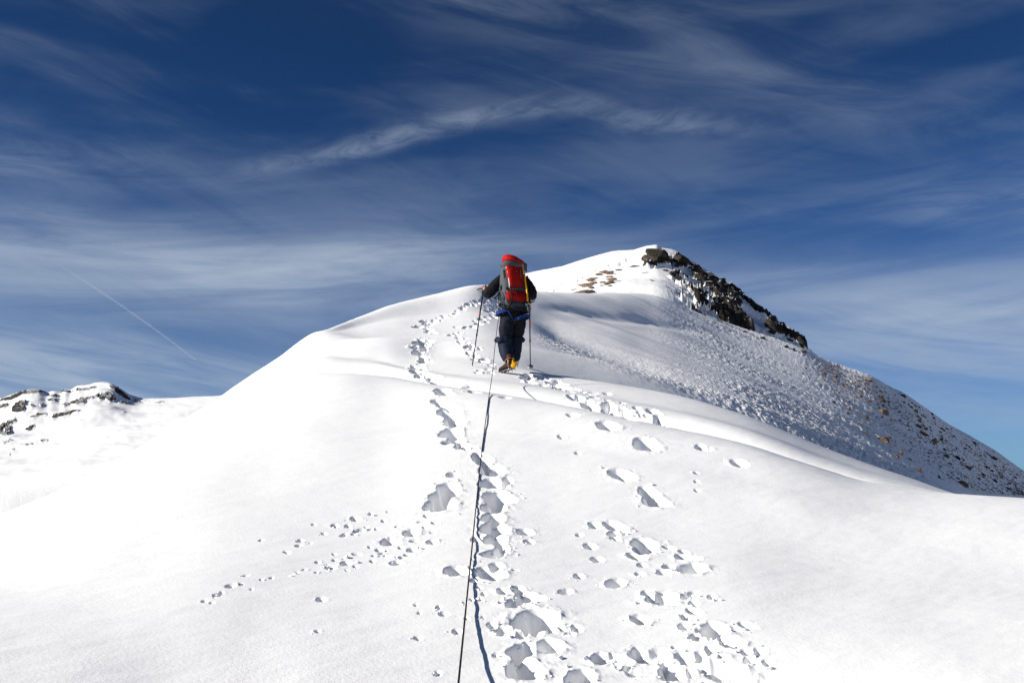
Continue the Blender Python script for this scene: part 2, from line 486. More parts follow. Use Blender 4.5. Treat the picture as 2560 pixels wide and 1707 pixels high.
def base_height(th, d, which=False):
    th = np.atleast_1d(np.asarray(th, float)); d = np.atleast_1d(np.asarray(d, float))
    out = np.empty(len(th)); lab = np.zeros(len(th), np.int8)
    CH = 200000
    for i in range(0, len(th), CH):
        t, dd = th[i:i + CH], d[i:i + CH]
        a = L1(t, dd); b = L2(t, dd); c = L3(t, dd); p = L4(t, dd); q = L5(t, dd)
        k12 = 0.05
        lo = (dd < 9)
        h = np.where(lo, a, smax(a, b, k12))
        h = np.where(lo, a, smax(h, c, 0.16))
        h = np.where(dd < 42, h, smax(h, p, 0.35))
        far = np.where(dd < 36, h, smax(h, q, 0.5))
        # far round to the sides and behind, a plain snow ridge
        w = smooth01(np.abs(t), 0.72, 1.3)
        plain = base_plane(t, np.minimum(dd, 12)) - 0.35 * np.maximum(dd - 12, 0) * np.exp(-dd / 400) - np.abs(np.sin(t)) * 0.3 * np.maximum(dd - 4, 0) * np.exp(-dd / 300)
        out[i:i + CH] = far * (1 - w) + plain * w
        if which:
            st = np.stack([np.maximum(np.maximum(a, b), c), p, q])
            lab[i:i + CH] = np.where(dd < 42, np.where((dd > 36) & (q > st[0]), 2, 0), np.argmax(st, 0))
    return (out, lab) if which else out


def height_xy(x, y):
    return base_height(np.arctan2(x, y), np.hypot(x, y))


_S = np.exp(np.linspace(math.log(2.5), math.log(380), 2600))


def hit(px, py, dmin=0.0, dmax=400.0):
    """where the sight line through a photograph pixel first meets the snow"""
    th, v = px2tv(px, py)
    th, v = float(th), float(v)
    S = _S[(_S >= max(dmin, 2.5)) & (_S <= dmax)]
    z = base_height(np.full(len(S), th), S)
    g = z - (EYE + v * S)
    i = np.argmax(g > 0)
    if not (g > 0).any(): i = int(np.argmax(g / S))
    d = S[i]
    if i > 0 and g[i] > 0 and g[i - 1] < 0:
        d = S[i - 1] + (S[i] - S[i - 1]) * (-g[i - 1]) / (g[i] - g[i - 1])
    return Vector((math.sin(th) * d, math.cos(th) * d, float(base_height(th, d)[0]))), d
# ------------------------------------------------------------------ materials
def new_mat(name):
    m = bpy.data.materials.new(name); m.use_nodes = True
    nt = m.node_tree
    b = nt.nodes['Principled BSDF']
    return m, nt, b


def plain_mat(name, rgb, rough=0.7, metal=0.0, bump=0.0, bscale=60, vary=0.0, vscale=8, sheen=0.0):
    m, nt, b = new_mat(name)
    b.inputs['Base Color'].default_value = (*rgb, 1)
    b.inputs['Roughness'].default_value = rough
    b.inputs['Metallic'].default_value = metal
    if not metal: b.inputs['Specular IOR Level'].default_value = 0.15
    if sheen: b.inputs['Sheen Weight'].default_value = sheen
    tc = nt.nodes.new('ShaderNodeTexCoord')
    if bump:
        n = nt.nodes.new('ShaderNodeTexNoise'); n.inputs['Scale'].default_value = bscale; n.inputs['Detail'].default_value = 4
        nt.links.new(tc.outputs['Object'], n.inputs['Vector'])
        bp = nt.nodes.new('ShaderNodeBump'); bp.inputs['Strength'].default_value = bump; bp.inputs['Distance'].default_value = 0.02
        nt.links.new(n.outputs[0], bp.inputs['Height']); nt.links.new(bp.outputs[0], b.inputs['Normal'])
    if vary:
        n = nt.nodes.new('ShaderNodeTexNoise'); n.inputs['Scale'].default_value = vscale; n.inputs['Detail'].default_value = 5
        nt.links.new(tc.outputs['Object'], n.inputs['Vector'])
        r = nt.nodes.new('ShaderNodeMapRange'); r.inputs[1].default_value = 0.3; r.inputs[2].default_value = 0.7
        r.inputs[3].default_value = 1 - vary; r.inputs[4].default_value = 1 + vary
        nt.links.new(n.outputs[0], r.inputs[0])
        mx = nt.nodes.new('ShaderNodeMix'); mx.data_type = 'RGBA'; mx.blend_type = 'MULTIPLY'; mx.inputs[0].default_value = 1
        mx.inputs[6].default_value = (*rgb, 1)
        nt.links.new(r.outputs[0], mx.inputs[7]); nt.links.new(mx.outputs[2], b.inputs['Base Color'])
    return m


def rock_nodes(nt, vec, tan=0.5, dark=False):
    """returns (colour socket, height socket)"""
    N = nt.nodes.new; L = nt.links.new
    n1 = N('ShaderNodeTexNoise'); n1.inputs['Scale'].default_value = 1.3; n1.inputs['Detail'].default_value = 8; n1.inputs['Roughness'].default_value = 0.65
    L(vec, n1.inputs['Vector'])
    cr = N('ShaderNodeValToRGB'); L(n1.outputs[0], cr.inputs[0])
    e = cr.color_ramp.elements
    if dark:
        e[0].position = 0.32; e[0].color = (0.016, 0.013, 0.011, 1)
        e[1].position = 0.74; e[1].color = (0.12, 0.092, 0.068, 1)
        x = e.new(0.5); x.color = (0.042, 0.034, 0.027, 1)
    else:
        e[0].position = 0.30; e[0].color = (0.07, 0.055, 0.045, 1)
        e[1].position = 0.70; e[1].color = (0.36, 0.25, 0.17, 1)
        x = e.new(0.5); x.color = (0.24, 0.155, 0.105, 1)
    n2 = N('ShaderNodeTexNoise'); n2.inputs['Scale'].default_value = 6; n2.inputs['Detail'].default_value = 8; n2.inputs['Roughness'].default_value = 0.7
    L(vec, n2.inputs['Vector'])
    return cr.outputs[0], n2.outputs[0]


def make_snow(name, rock=False, ledge=1.07):
    m, nt, b = new_mat(name)
    N = nt.nodes.new; L = nt.links.new
    b.inputs['Base Color'].default_value = (0.92, 0.923, 0.922, 1)
    b.inputs['Roughness'].default_value = 0.62
    b.inputs['Specular IOR Level'].default_value = 0.25
    geo = N('ShaderNodeNewGeometry')
    at = N('ShaderNodeAttribute'); at.attribute_name = 'rough'
    n = N('ShaderNodeTexNoise'); n.inputs['Scale'].default_value = 55; n.inputs['Detail'].default_value = 5; n.inputs['Roughness'].default_value = 0.65
    L(geo.outputs['Position'], n.inputs['Vector'])
    b1 = N('ShaderNodeBump'); b1.inputs['Distance'].default_value = 0.006; b1.inputs['Strength'].default_value = 0.35
    L(n.outputs[0], b1.inputs['Height'])
    # wind-crusted, wrinkled snow where the attribute says so
    mp = N('ShaderNodeMapping'); mp.inputs['Rotation'].default_value = (0, 0, R(35)); mp.inputs['Scale'].default_value = (9.5, 5.5, 7.0)
    L(geo.outputs['Position'], mp.inputs['Vector'])
    n2 = N('ShaderNodeTexNoise'); n2.inputs['Scale'].default_value = 1.0; n2.inputs['Detail'].default_value = 6
    n2.inputs['Roughness'].default_value = 0.6; n2.inputs['Distortion'].default_value = 0.6
    L(mp.outputs[0], n2.inputs['Vector'])
    b2 = N('ShaderNodeBump'); b2.inputs['Distance'].default_value = 0.14
    st = N('ShaderNodeMath'); st.operation = 'MULTIPLY'; st.inputs[1].default_value = 0.9; st.use_clamp = True
    L(at.outputs['Fac'], st.inputs[0]); L(st.outputs[0], b2.inputs['Strength'])
    L(n2.outputs[0], b2.inputs['Height']); L(b1.outputs[0], b2.inputs['Normal'])
    L(b2.outputs[0], b.inputs['Normal'])
    if rock:
        ra = N('ShaderNodeAttribute'); ra.attribute_name = 'rock'
        mpr = N('ShaderNodeMapping'); mpr.inputs['Scale'].default_value = (0.35, 0.35, 0.8)
        L(geo.outputs['Position'], mpr.inputs['Vector'])
        c, hgt = rock_nodes(nt, mpr.outputs[0], dark=True)
        # break the border up with fine noise
        n3 = N('ShaderNodeTexNoise'); n3.inputs['Scale'].default_value = 1.6; n3.inputs['Detail'].default_value = 8; n3.inputs['Roughness'].default_value = 0.72
        L(geo.outputs['Position'], n3.inputs['Vector'])
        ad = N('ShaderNodeMath'); ad.operation = 'MULTIPLY_ADD'; ad.inputs[1].default_value = 0.9; L(n3.outputs[0], ad.inputs[0])
        sb = N('ShaderNodeMath'); sb.operation = 'SUBTRACT'; sb.inputs[1].default_value = 0.45; L(ra.outputs['Fac'], sb.inputs[0])
        L(sb.outputs[0], ad.inputs[2])
        mr = N('ShaderNodeMapRange'); mr.inputs[1].default_value = 0.46; mr.inputs[2].default_value = 0.54; L(ad.outputs[0], mr.inputs[0])
        sp = N('ShaderNodeSeparateXYZ'); L(geo.outputs['Normal'], sp.inputs[0])
        lg = N('ShaderNodeMath'); lg.operation = 'MULTIPLY_ADD'; lg.inputs[1].default_value = 0.35; L(n3.outputs[0], lg.inputs[0]); L(sp.outputs[2], lg.inputs[2])
        l2 = N('ShaderNodeMapRange'); l2.inputs[1].default_value = ledge; l2.inputs[2].default_value = ledge + 0.07; l2.inputs[3].default_value = 1.0; l2.inputs[4].default_value = 0.0; L(lg.outputs[0], l2.inputs[0])
        mm = N('ShaderNodeMath'); mm.operation = 'MULTIPLY'; L(mr.outputs[0], mm.inputs[0]); L(l2.outputs[0], mm.inputs[1])
        mr = mm
        mx = N('ShaderNodeMix'); mx.data_type = 'RGBA'; L(mr.outputs[0], mx.inputs[0])
        mx.inputs[6].default_value = (0.92, 0.923, 0.922, 1); L(c, mx.inputs[7])
        L(mx.outputs[2], b.inputs['Base Color'])
        rr = N('ShaderNodeMapRange'); rr.inputs[3].default_value = 0.62; rr.inputs[4].default_value = 0.85; L(mr.outputs[0], rr.inputs[0]); L(rr.outputs[0], b.inputs['Roughness'])
        b3 = N('ShaderNodeBump'); b3.inputs['Distance'].default_value = 0.6; L(mr.outputs[0], b3.inputs['Strength']); L(hgt, b3.inputs['Height'])
        L(b2.outputs[0], b3.inputs['Normal']); L(b3.outputs[0], b.inputs['Normal'])
    return m


CAP = {False: 1.32, True: 1.24}


def make_rock(name, dark):
    m, nt, b = new_mat(name)
    N = nt.nodes.new; L = nt.links.new
    tc = N('ShaderNodeTexCoord'); oi = N('ShaderNodeObjectInfo')
    ad = N('ShaderNodeVectorMath'); ad.operation = 'MULTIPLY_ADD'
    L(oi.outputs['Random'], ad.inputs[0]); ad.inputs[1].default_value = (37, 19, 53); L(tc.outputs['Object'], ad.inputs[2])
    c, h = rock_nodes(nt, ad.outputs[0], dark=dark)
    b.inputs['Roughness'].default_value = 0.9; b.inputs['Specular IOR Level'].default_value = 0.2
    # snow caught on the level tops
    g = N('ShaderNodeNewGeometry'); sp = N('ShaderNodeSeparateXYZ'); L(g.outputs['Normal'], sp.inputs[0])
    nn = N('ShaderNodeTexNoise'); nn.inputs['Scale'].default_value = 2.2; nn.inputs['Detail'].default_value = 5; L(g.outputs['Position'], nn.inputs['Vector'])
    a_ = N('ShaderNodeMath'); a_.operation = 'MULTIPLY_ADD'; a_.inputs[1].default_value = 0.6; L(nn.outputs[0], a_.inputs[0]); L(sp.outputs[2], a_.inputs[2])
    k_ = N('ShaderNodeMapRange'); k_.inputs[1].default_value = CAP[dark]; k_.inputs[2].default_value = CAP[dark] + 0.06; L(a_.outputs[0], k_.inputs[0])
    mx = N('ShaderNodeMix'); mx.data_type = 'RGBA'; L(k_.outputs[0], mx.inputs[0]); L(c, mx.inputs[6]); mx.inputs[7].default_value = (0.92, 0.923, 0.922, 1)
    L(mx.outputs[2], b.inputs['Base Color'])
    bp = N('ShaderNodeBump'); bp.inputs['Distance'].default_value = 0.25; bp.inputs['Strength'].default_value = 0.8
    L(h, bp.inputs['Height']); L(bp.outputs[0], b.inputs['Normal'])
    return m


snow_mat = make_snow('snow')
snow_rock_mat = make_snow('snow_and_rock', rock=True)
hill_mat = make_snow('hill_snow_and_rock', rock=True, ledge=1.12)
rock_tan = make_rock('tan_rock', False)
rock_dark = make_rock('dark_rock', True)

# ------------------------------------------------------------------ footprints and tracks: where boots have broken the crust
rng = np.random.default_rng(11)
random.seed(5)
D2F = 1.0 / 0.91875            # positions below were read off a 2352 px wide view
prints = []                    # (x, y, half width, half length, heading, depth, d)


def add_print(px, py, wpx, depth=0.13, aspect=1.8, head=None, dmin=0):
    p, d = hit(px, py, dmin)
    hw = 0.5 * wpx * d / FPX
    if head is None: head = rng.normal(0, 0.35)
    prints.append((p.x, p.y, hw, hw * aspect, head, depth, d))


big = [(1033, 945, 40, .15), (1036, 992, 42, .16), (1013, 1158, 55, .15), (1030, 1118, 40, .12), (1040, 1088, 20, .08), (1130, 1078, 46, .15), (1140, 1142, 50, .15), (1024, 925, 26, .09), (1048, 1008, 30, .09), (1105, 1050, 34, .09), (1022, 1135, 44, .12), (1135, 1165, 44, .12), (1136, 1240, 44, .12),
       (1128, 1108, 40, .12), (1138, 1215, 52, .15), (1133, 1190, 40, .12), (1050, 1310, 46, .12), (1135, 1272, 40, .09), (1125, 1315, 50, .09), (1232, 1420, 78, .14), (1205, 1535, 66, .16), (1200, 1490, 46, .12),
       (1335, 1556, 50, .14), (1016, 893, 30, .10), (1078, 893, 30, .08), (1090, 898, 26, .06), (1060, 1018, 24, .06), (1085, 1030, 22, .06), (1042, 965, 38, .12),
       (1005, 918, 28, .10),
       (1395, 976, 42, .14), (1485, 1020, 48, .13), (1427, 1090, 42, .12), (1505, 1150, 46, .13), (1490, 1130, 36, .10), (1410, 1208, 36, .13), (1480, 1248, 46, .12),
       (1462, 1278, 32, .11), (1590, 1304, 50, .12), (1570, 1280, 30, .09), (1522, 1370, 56, .13), (1415, 1335, 34, .10), (1470, 1420, 32, .11), (1640, 1445, 50, .12),
       (1682, 1474, 40, .11), (1587, 1514, 52, .13), (1652, 1530, 60, .13), (1478, 1506, 46, .11), (1380, 1510, 32, .10), (1545, 1545, 46, .12),
       (1262, 1480, 50, .12), (1355, 1255, 26, .09), (1372, 1283, 26, .09), (1762, 1522, 20, .06), (1700, 1548, 46, .11), (1570, 1268, 16, .08),
       (1315, 952, 24, .05), (1160, 911, 26, .04), (1290, 1002, 16, .06), (1327, 1040, 12, .05), (1206, 1222, 30, .08), (1215, 1245, 20, .07),
       (1498, 942, 26, .06), (1520, 968, 30, .06), (1610, 1026, 24, .07), (1628, 1030, 16, .06), (1697, 1062, 30, .08), (1600, 1105, 10, .05), (1601, 1125, 10, .05),
       (1598, 1085, 9, .04), (1188, 1350, 26, .08), (1210, 1368, 40, .10), (1182, 1382, 30, .08), (1330, 1320, 20, .05), (1300, 1355, 24, .06), (1158, 1445, 34, .08),
       (1095, 1240, 26, .07), (1090, 1330, 16, .05),
       (738, 1372, 20, .035), (960, 1463, 15, .03), (730, 1447, 12, .03), (897, 1243, 36, .05), (944, 1222, 30, .05), (952, 1240, 16, .05), (816, 1190, 22, .04),
       (993, 1243, 24, .05), (948, 1262, 26, .045), (600, 1240, 10, .02), (690, 1240, 16, .03), (830, 1215, 18, .03), (760, 1300, 24, .035), (795, 1290, 22, .04),
       (870, 1262, 14, .03), (910, 1290, 24, .04), (925, 1278, 16, .03), (500, 1365, 16, .025), (530, 1345, 18, .025), (470, 1380, 12, .02), (770, 1205, 16, .03),
       (1000, 1200, 16, .03), (1130, 1432, 20, .05), (1140, 1500, 14, .03), (1020, 1405, 22, .04), (1050, 1447, 20, .03), (955, 1385, 10, .02), (1005, 1545, 16, .03)]
for x, y, w, dep in big:
    k_ = 1.25 if w > 28 else 1.1
    add_print(x * D2F, y * D2F, w * D2F * k_, dep * (1.6 if w > 28 else 1.1), 1.3 + 0.4 * rng.random())


def walk(pts, n, wpx, jx, jy, depth, dmin=0):
    P = np.array(pts, float)
    seg = np.r_[0, np.cumsum(np.hypot(*np.diff(P, axis=0).T))]
    for k in range(n):
        t = seg[-1] * (k + 0.5 + rng.normal(0, .25)) / n
        x = np.interp(t, seg, P[:, 0]) + rng.normal(0, jx); y = np.interp(t, seg, P[:, 1]) + rng.normal(0, jy)
        add_print(x * D2F, y * D2F, wpx * D2F * (0.7 + 0.7 * rng.random()), depth * (0.5 + rng.random()), 1.2 + 0.9 * rng.random(), rng.normal(0, 0.6), dmin)


walk([(1010, 884), (985, 862), (955, 850), (975, 828), (960, 800), (985, 770), (965, 748), (1000, 735)], 52, 19, 8, 4, .12)
walk([(1000, 735), (1040, 722), (1060, 710), (1095, 694), (1140, 682)], 30, 12, 5, 2.5, .09)
walk([(1135, 846), (1100, 826), (1080, 800), (1055, 775), (1070, 757), (1100, 740), (1140, 712), (1150, 690)], 64, 13, 8, 3.5, .10)
walk([(1100, 690), (1130, 700), (1145, 720)], 20, 9, 9, 4, .07)
walk([(1030, 1000), (1062, 1018), (1088, 1035), (1105, 1055), (1130, 1078)], 9, 26, 5, 4, .08)
walk([(1010, 885), (1020, 915), (1036, 950), (1038, 985)], 5, 28, 4, 4, .10)
walk([(1090, 853), (1130, 858)], 7, 10, 5, 2, .05)
walk([(1205, 862), (1250, 873), (1300, 895), (1350, 918), (1400, 938), (1450, 950)], 56, 18, 9, 5, .11)
walk([(1240, 868), (1290, 880), (1370, 905), (1440, 935), (1540, 968)], 26, 14, 14, 5, .05)
walk([(1130, 1070), (1140, 1140), (1138, 1215), (1130, 1270), (1180, 1350), (1230, 1420), (1210, 1520)], 20, 26, 18, 14, .09)
walk([(1395, 1200), (1460, 1250), (1520, 1330), (1600, 1400), (1660, 1460), (1700, 1530)], 36, 24, 38, 22, .08)
walk([(1170, 1440), (1260, 1450), (1330, 1440)], 12, 18, 20, 14, .05)
walk([(1370, 1500), (1480, 1505), (1560, 1520), (1640, 1540), (1720, 1545)], 20, 26, 20, 14, .08)
walk([(640, 1242), (770, 1210), (900, 1210), (1010, 1210)], 22, 11, 30, 20, .025)
walk([(740, 1300), (850, 1275), (960, 1255)], 22, 10, 16, 12, .025)
walk([(450, 1388), (540, 1345), (760, 1300)], 12, 8, 20, 8, .015)
walk([(1000, 1400), (1110, 1330), (1100, 1250)], 20, 10, 30, 30, .025)
walk([(1450, 594), (1420, 605), (1380, 620), (1330, 640), (1290, 658), (1262, 674)], 46, 11, 5, 3, .10, 60)


# ------------------------------------------------------------------ the snow itself, one sheet split into ground, mountain and hills
def poly_mask(x, y, poly, soft):
    """signed distance style mask, >0.5 inside"""
    P = np.array(poly, float)
    inside = np.zeros(x.shape, bool); dist = np.full(x.shape, 1e9)
    n = len(P)
    for i in range(n):
        x0, y0 = P[i]; x1, y1 = P[(i + 1) % n]
        c = ((y0 > y) != (y1 > y))
        with np.errstate(divide='ignore', invalid='ignore'):
            xi = (x1 - x0) * (y - y0) / (y1 - y0 + 1e-12) + x0
        inside ^= c & (x < xi)
        ex, ey = x1 - x0, y1 - y0
        t = np.clip(((x - x0) * ex + (y - y0) * ey) / (ex * ex + ey * ey + 1e-9), 0, 1)
        dist = np.minimum(dist, np.hypot(x - x0 - t * ex, y - y0 - t * ey))
    return np.clip(0.5 + np.where(inside, dist, -dist) / (2 * soft), 0, 1)


def Z4(p): return [(1300 + x / 3.095, 600 + y / 3.095) for x, y in p]
def Z6(p): return [(x / 3.675, 900 + y / 3.675) for x, y in p]


peak_polys = [Z4(p) for p in (
    [(958, 218), (985, 150), (1030, 112), (1130, 112), (1182, 160), (1175, 205), (1100, 190), (1020, 196)],
    [(1185, 212), (1245, 165), (1310, 178), (1300, 215)],
    [(1120, 95), (1200, 112), (1290, 165), (1400, 235), (1500, 290), (1600, 355), (1605, 375), (1540, 345), (1440, 275), (1330, 205), (1230, 140)],
    [(1320, 225), (1400, 275), (1520, 330), (1620, 375), (1690, 460), (1725, 520), (1660, 545), (1700, 610), (1760, 660), (1812, 710), (1810, 745), (1700, 700), (1590, 640), (1500, 560), (1560, 500), (1480, 400), (1380, 340)],
    [(1600, 350), (1700, 405), (1800, 495), (1900, 575), (1960, 630), (1930, 620), (1850, 560), (1760, 480), (1650, 395)],
    [(1930, 600), (2000, 660), (2100, 735), (2195, 790), (2230, 880), (2170, 850), (2080, 790), (1985, 700)],
    [(1880, 700), (1960, 665), (2080, 770), (1990, 755)],
    [(1500, 560), (1620, 600), (1760, 690), (1850, 770), (1700, 720), (1560, 650)],
    [(1150, 270), (1220, 270), (1250, 300), (1180, 308)],
    [(1330, 500), (1420, 500), (1480, 560), (1380, 545)],
    [(1320, 565), (1400, 580), (1480, 600), (1350, 590)],
)]
hill_polys = [Z6(p) for p in (
    [(-60, 380), (100, 335), (200, 295), (290, 268), (360, 270), (445, 305), (380, 300), (280, 300), (200, 320), (110, 355), (0, 378), (-60, 400)],
    [(95, 470), (140, 425), (190, 380), (240, 375), (235, 420), (215, 480), (150, 495)],
    [(-60, 420), (90, 415), (60, 450), (0, 470), (-60, 480)],
    [(275, 450), (280, 420), (320, 425), (300, 445)], [(355, 430), (400, 415), (385, 435)],
    [(430, 335), (500, 310), (540, 330)], [(480, 300), (540, 292), (580, 318)], [(420, 365), (470, 345), (580, 360), (480, 375)],
    [(550, 300), (600, 282), (690, 292), (620, 305)],
    [(690, 290), (710, 260), (800, 255), (880, 232), (860, 250), (800, 280), (720, 290)],
    [(980, 232), (1080, 260), (1200, 345), (1195, 358), (1130, 330), (1060, 280)],
    [(900, 345), (930, 300), (985, 283), (1050, 310), (1080, 350), (1010, 360), (960, 330), (930, 360)],
    [(1080, 360), (1230, 385), (1180, 390), (1090, 375)],
    [(560, 430), (600, 400), (700, 370), (830, 330), (900, 305), (920, 318), (800, 365), (750, 400), (640, 415), (600, 435)],
    [(1210, 362), (1250, 355), (1310, 383)],
    [(460, 545), (500, 510), (600, 500), (740, 470), (720, 500), (620, 525), (520, 545)],
    [(262, 522), (340, 500), (440, 508), (380, 518)], [(550, 490), (590, 478), (615, 485)],
    [(-60, 600), (40, 570), (130, 535), (200, 538), (150, 550), (80, 580), (20, 615), (-60, 640)],
    [(0, 690), (30, 650), (60, 600), (110, 590), (105, 640), (60, 680)], [(-60, 650), (20, 625), (30, 650), (-60, 670)],
    [(220, 610), (280, 580), (330, 575), (300, 605)],
    [(1120, 490), (1165, 472), (1135, 495)], [(1400, 385), (1470, 372), (1530, 373), (1450, 388)],
    [(10, 760), (60, 735), (120, 720), (70, 745)], [(320, 748), (400, 722), (450, 722), (380, 740)],
    [(170, 800), (260, 768), (315, 775), (240, 795)], [(100, 830), (120, 815), (145, 822)], [(50, 865), (100, 838), (90, 850)],
)]


def build_ground():
    inner = np.arange(-0.60, 0.60, 0.00082)
    left = -np.array([0.60 + 0.004 * k for k in range(1, 30)] + list(np.linspace(0.75, math.pi, 60)))
    th = np.sort(np.r_[left, inner, -left[:-1]])
    def geom(a, b, r): return a * np.exp(np.arange(0, math.log(b / a), r))
    dd = np.r_[geom(0.5, 3.2, 0.03), geom(3.2, 16, 0.0024), geom(16, 45, 0.0042), geom(45, 62, 0.006), geom(62, 115, 0.0045),
               geom(115, 345, 0.008), geom(345, 9000, 0.12), [9000]]
    nt_, nd = len(th), len(dd)
    T, D = np.meshgrid(th, dd)
    h, lab = base_height(T.ravel(), D.ravel(), True)
    h = h.reshape(nd, nt_); lab = lab.reshape(nd, nt_)
    X, Y = np.sin(T) * D, np.cos(T) * D
    V = (h - EYE) / D
    PX, PY = tv2px(T, V)

    # -- wind work: broad soft waves, then finer ones
    near = np.exp(-D / 60)
    h += 0.024 * fbm(X / 2.7, Y / 3.6, 3, 1) * np.clip(D / 6, 0.25, 1) * (D < 70)
    a, b = X * 0.82 + Y * 0.57, -X * 0.57 + Y * 0.82
    fine = (D > 2) & (D < 30)
    h[fine] += 0.005 * fbm(a[fine] / 0.9, b[fine] / 0.28, 4, 5) + 0.0012 * fbm(a[fine] / 0.16, b[fine] / 0.07, 2, 6)
    # streaky sastrugi lying along the fall of the right flank
    flank = smooth01(D, 14, 20) * (lab == 0)
    right = smooth01(PX, 1250, 1550)
    c, e = X * 0.93 - Y * 0.37, X * 0.37 + Y * 0.93
    m = (flank * right > 0.01) & (D < 75)
    h[m] += (flank * right)[m] * 0.09 * fbm(c[m] / 11, e[m] / 3.4, 3, 9)
    # a long hollow running down the flank beside the climber
    hol = np.exp(-((PY - (822 + (PX - 1380) * 0.42)) / 24) ** 2) * smooth01(PX, 1300, 1400) * (1 - smooth01(PX, 1700, 1950)) * flank
    hol += 0.6 * np.exp(-((PY - (768 + (PX - 1380) * 0.16)) / 9) ** 2) * smooth01(PX, 1340, 1420) * (1 - smooth01(PX, 1600, 1850)) * flank
    h -= 0.16 * hol
    # crusty wrinkled zone
    crust = smooth01(PX + 60 * pnoise(X / 3, Y / 3, 3), 1560, 1900) * flank
    crust = np.maximum(crust, 0.75 * flank * np.exp(-((PY - (845 + (PX - 1380) * 0.32)) / 26) ** 2) * smooth01(PX, 1300, 1420))
    crust *= 0.35 + 0.65 * smooth01(fbm(X / 5, Y / 5, 3, 21), -0.25, 0.25)
    m = (crust > 0.01) & (D < 75)
    h[m] += crust[m] * (0.048 * fbm(c[m] / 0.27, e[m] / 0.19, 3, 33, 0.6, ridged=True))
    roughA = crust.copy()
    # snow tails behind boulders come with the boulders; broad ripples on hills and mountain
    m = lab == 2
    h[m] += (0.5 + 0.9 * (1 - smooth01(PX[m], 280, 420)) * smooth01(D[m], 120, 200)) * fbm(X[m] / 30, Y[m] / 20, 5, 41) + 0.12 * fbm(X[m] / 4.2, Y[m] / 3, 3, 43)
    m = lab == 1
    sh = smooth01(PX, 1640, 1760)
    h[m] -= 0.34 * smooth01(D[m], 80, 100)
    h[m] += 0.15 * fbm(X[m] / 7, Y[m] / 7, 4, 47) + (0.22 * sh[m] + 0.02) * fbm(X[m] / 1.2, Y[m] / 1.2, 4, 49, 0.6, ridged=True)
    roughA[m] = 0.25 + 0.6 * sh[m]

    # -- rock where the wind has cleared the ridges
    rock = np.zeros_like(h)
    wn = 5.0
    m = (lab == 1) & (PX > 1550) & (PX < 2080) & (PY < 900) & (D < 125)
    jx = PX[m] + wn * fbm(X[m] / 2.2, Y[m] / 2.2, 4, 61) * 1.4; jy = PY[m] + wn * fbm(X[m] / 1.7 + 50, Y[m] / 1.7, 4, 63)
    r = np.zeros(m.sum())
    for p in peak_polys: r = np.maximum(r, poly_mask(jx, jy, p, 3.0))
    # loose bits between
    bits = smooth01(fbm(X[m] / 1.1, Y[m] / 1.1, 4, 67), 0.22, 0.42)
    zone = smooth01(poly_mask(PX[m], PY[m], Z4([(1200, 260), (1320, 230), (1500, 420), (1850, 760), (2000, 800), (1700, 760), (1400, 640), (1280, 560), (1210, 400)]), 12), 0.3, 0.6)
    r = np.maximum(r, bits * zone * 0.9)
    rock[m] = r
    m = (lab == 2) & (PX > -200) & (PX < 460) & (D < 360)
    jx = PX[m] + 4 * fbm(X[m] / 5, Y[m] / 5, 4, 71); jy = PY[m] + 2.0 * fbm(X[m] / 4.4, Y[m] / 4.4, 4, 73)
    r = np.zeros(m.sum())
    for p in hill_polys: r = np.maximum(r, poly_mask(jx, jy, p, 1.5))
    rock[m] = r
    jag = fbm(X / 1.3, Y / 1.9, 5, 81, 0.6, ridged=True)
    step = np.floor((X * 0.5 + Y * 0.9 + 1.2 * pnoise(X / 3, Y / 3, 88)) / 1.1)
    blk = _hash(step.astype(np.int64), np.floor((X - 0.4 * Y) / 1.9).astype(np.int64), 5) / 6.283
    w = smooth01(rock, 0.35, 0.8)
    h += w * (lab == 1) * (0.25 + 0.30 * jag + 0.35 * blk)
    h += w * (lab == 2) * (0.1 + 0.35 * fbm(X / 2.6, Y / 3.8, 4, 81, 0.6, ridged=True) + 0.15 * blk)

    # -- boot prints
    lth, ld = th, np.log(dd)
    for (x, y, hw, hl, hd, dep, d) in prints:
        t0 = math.atan2(x, y); rad = 1.9 * max(hw, hl)
        i0, i1 = np.searchsorted(lth, [t0 - rad / d, t0 + rad / d]); j0, j1 = np.searchsorted(dd, [d - rad, d + rad])
        if i1 - i0 < 2 or j1 - j0 < 2: continue
        sl = (slice(j0, j1), slice(i0, i1))
        dx, dy = X[sl] - x, Y[sl] - y
        ca, sa = math.cos(hd), math.sin(hd)
        u = (dx * ca + dy * sa) / hw; w_ = (-dx * sa + dy * ca) / hl
        w_ = w_ * 1.0
        u = u * (1 + 0.18 * w_)                                # toe wider than heel
        sd = int(abs(x * 977 + y * 131)) % 997
        rr = (np.abs(u) ** 2.2 + np.abs(w_) ** 2.2) ** (1 / 2.2)
        q = hw * 1.15
        rr = rr + 0.15 * fbm(dx / q + sd, dy / q, 2, sd)
        floor = dep * (1 + 0.15 * fbm(dx / (hw * .8), dy / (hw * .8) + sd, 3, sd + 7)) * (1 - 0.22 * w_.clip(-1, 1))
        hole = 0.6 * (1 - smooth01(rr, 0.60, 1.03)) + 0.4 * (1 - smooth01(rr, -0.1, 1.0))
        rim = np.exp(-((rr - 1.15) / 0.22) ** 2) * np.clip(0.4 + 1.6 * fbm(dx / (hw * .7), dy / (hw * .7) + 2 * sd, 3, sd + 3), 0, 2)
        grit = 0.010 * fbm(dx / 0.045 + sd, dy / 0.045, 2, sd + 11) + 0.016 * fbm(dx / 0.11, dy / 0.11 + sd, 2, sd + 13, ridged=True)
        h[sl] += -floor * hole + grit * hole * min(1.0, dep / 0.06) + 0.035 * dep * rim * (rr > 0.85)

    # -- trodden, crumbly texture around the tracks
    tread = np.zeros_like(h)
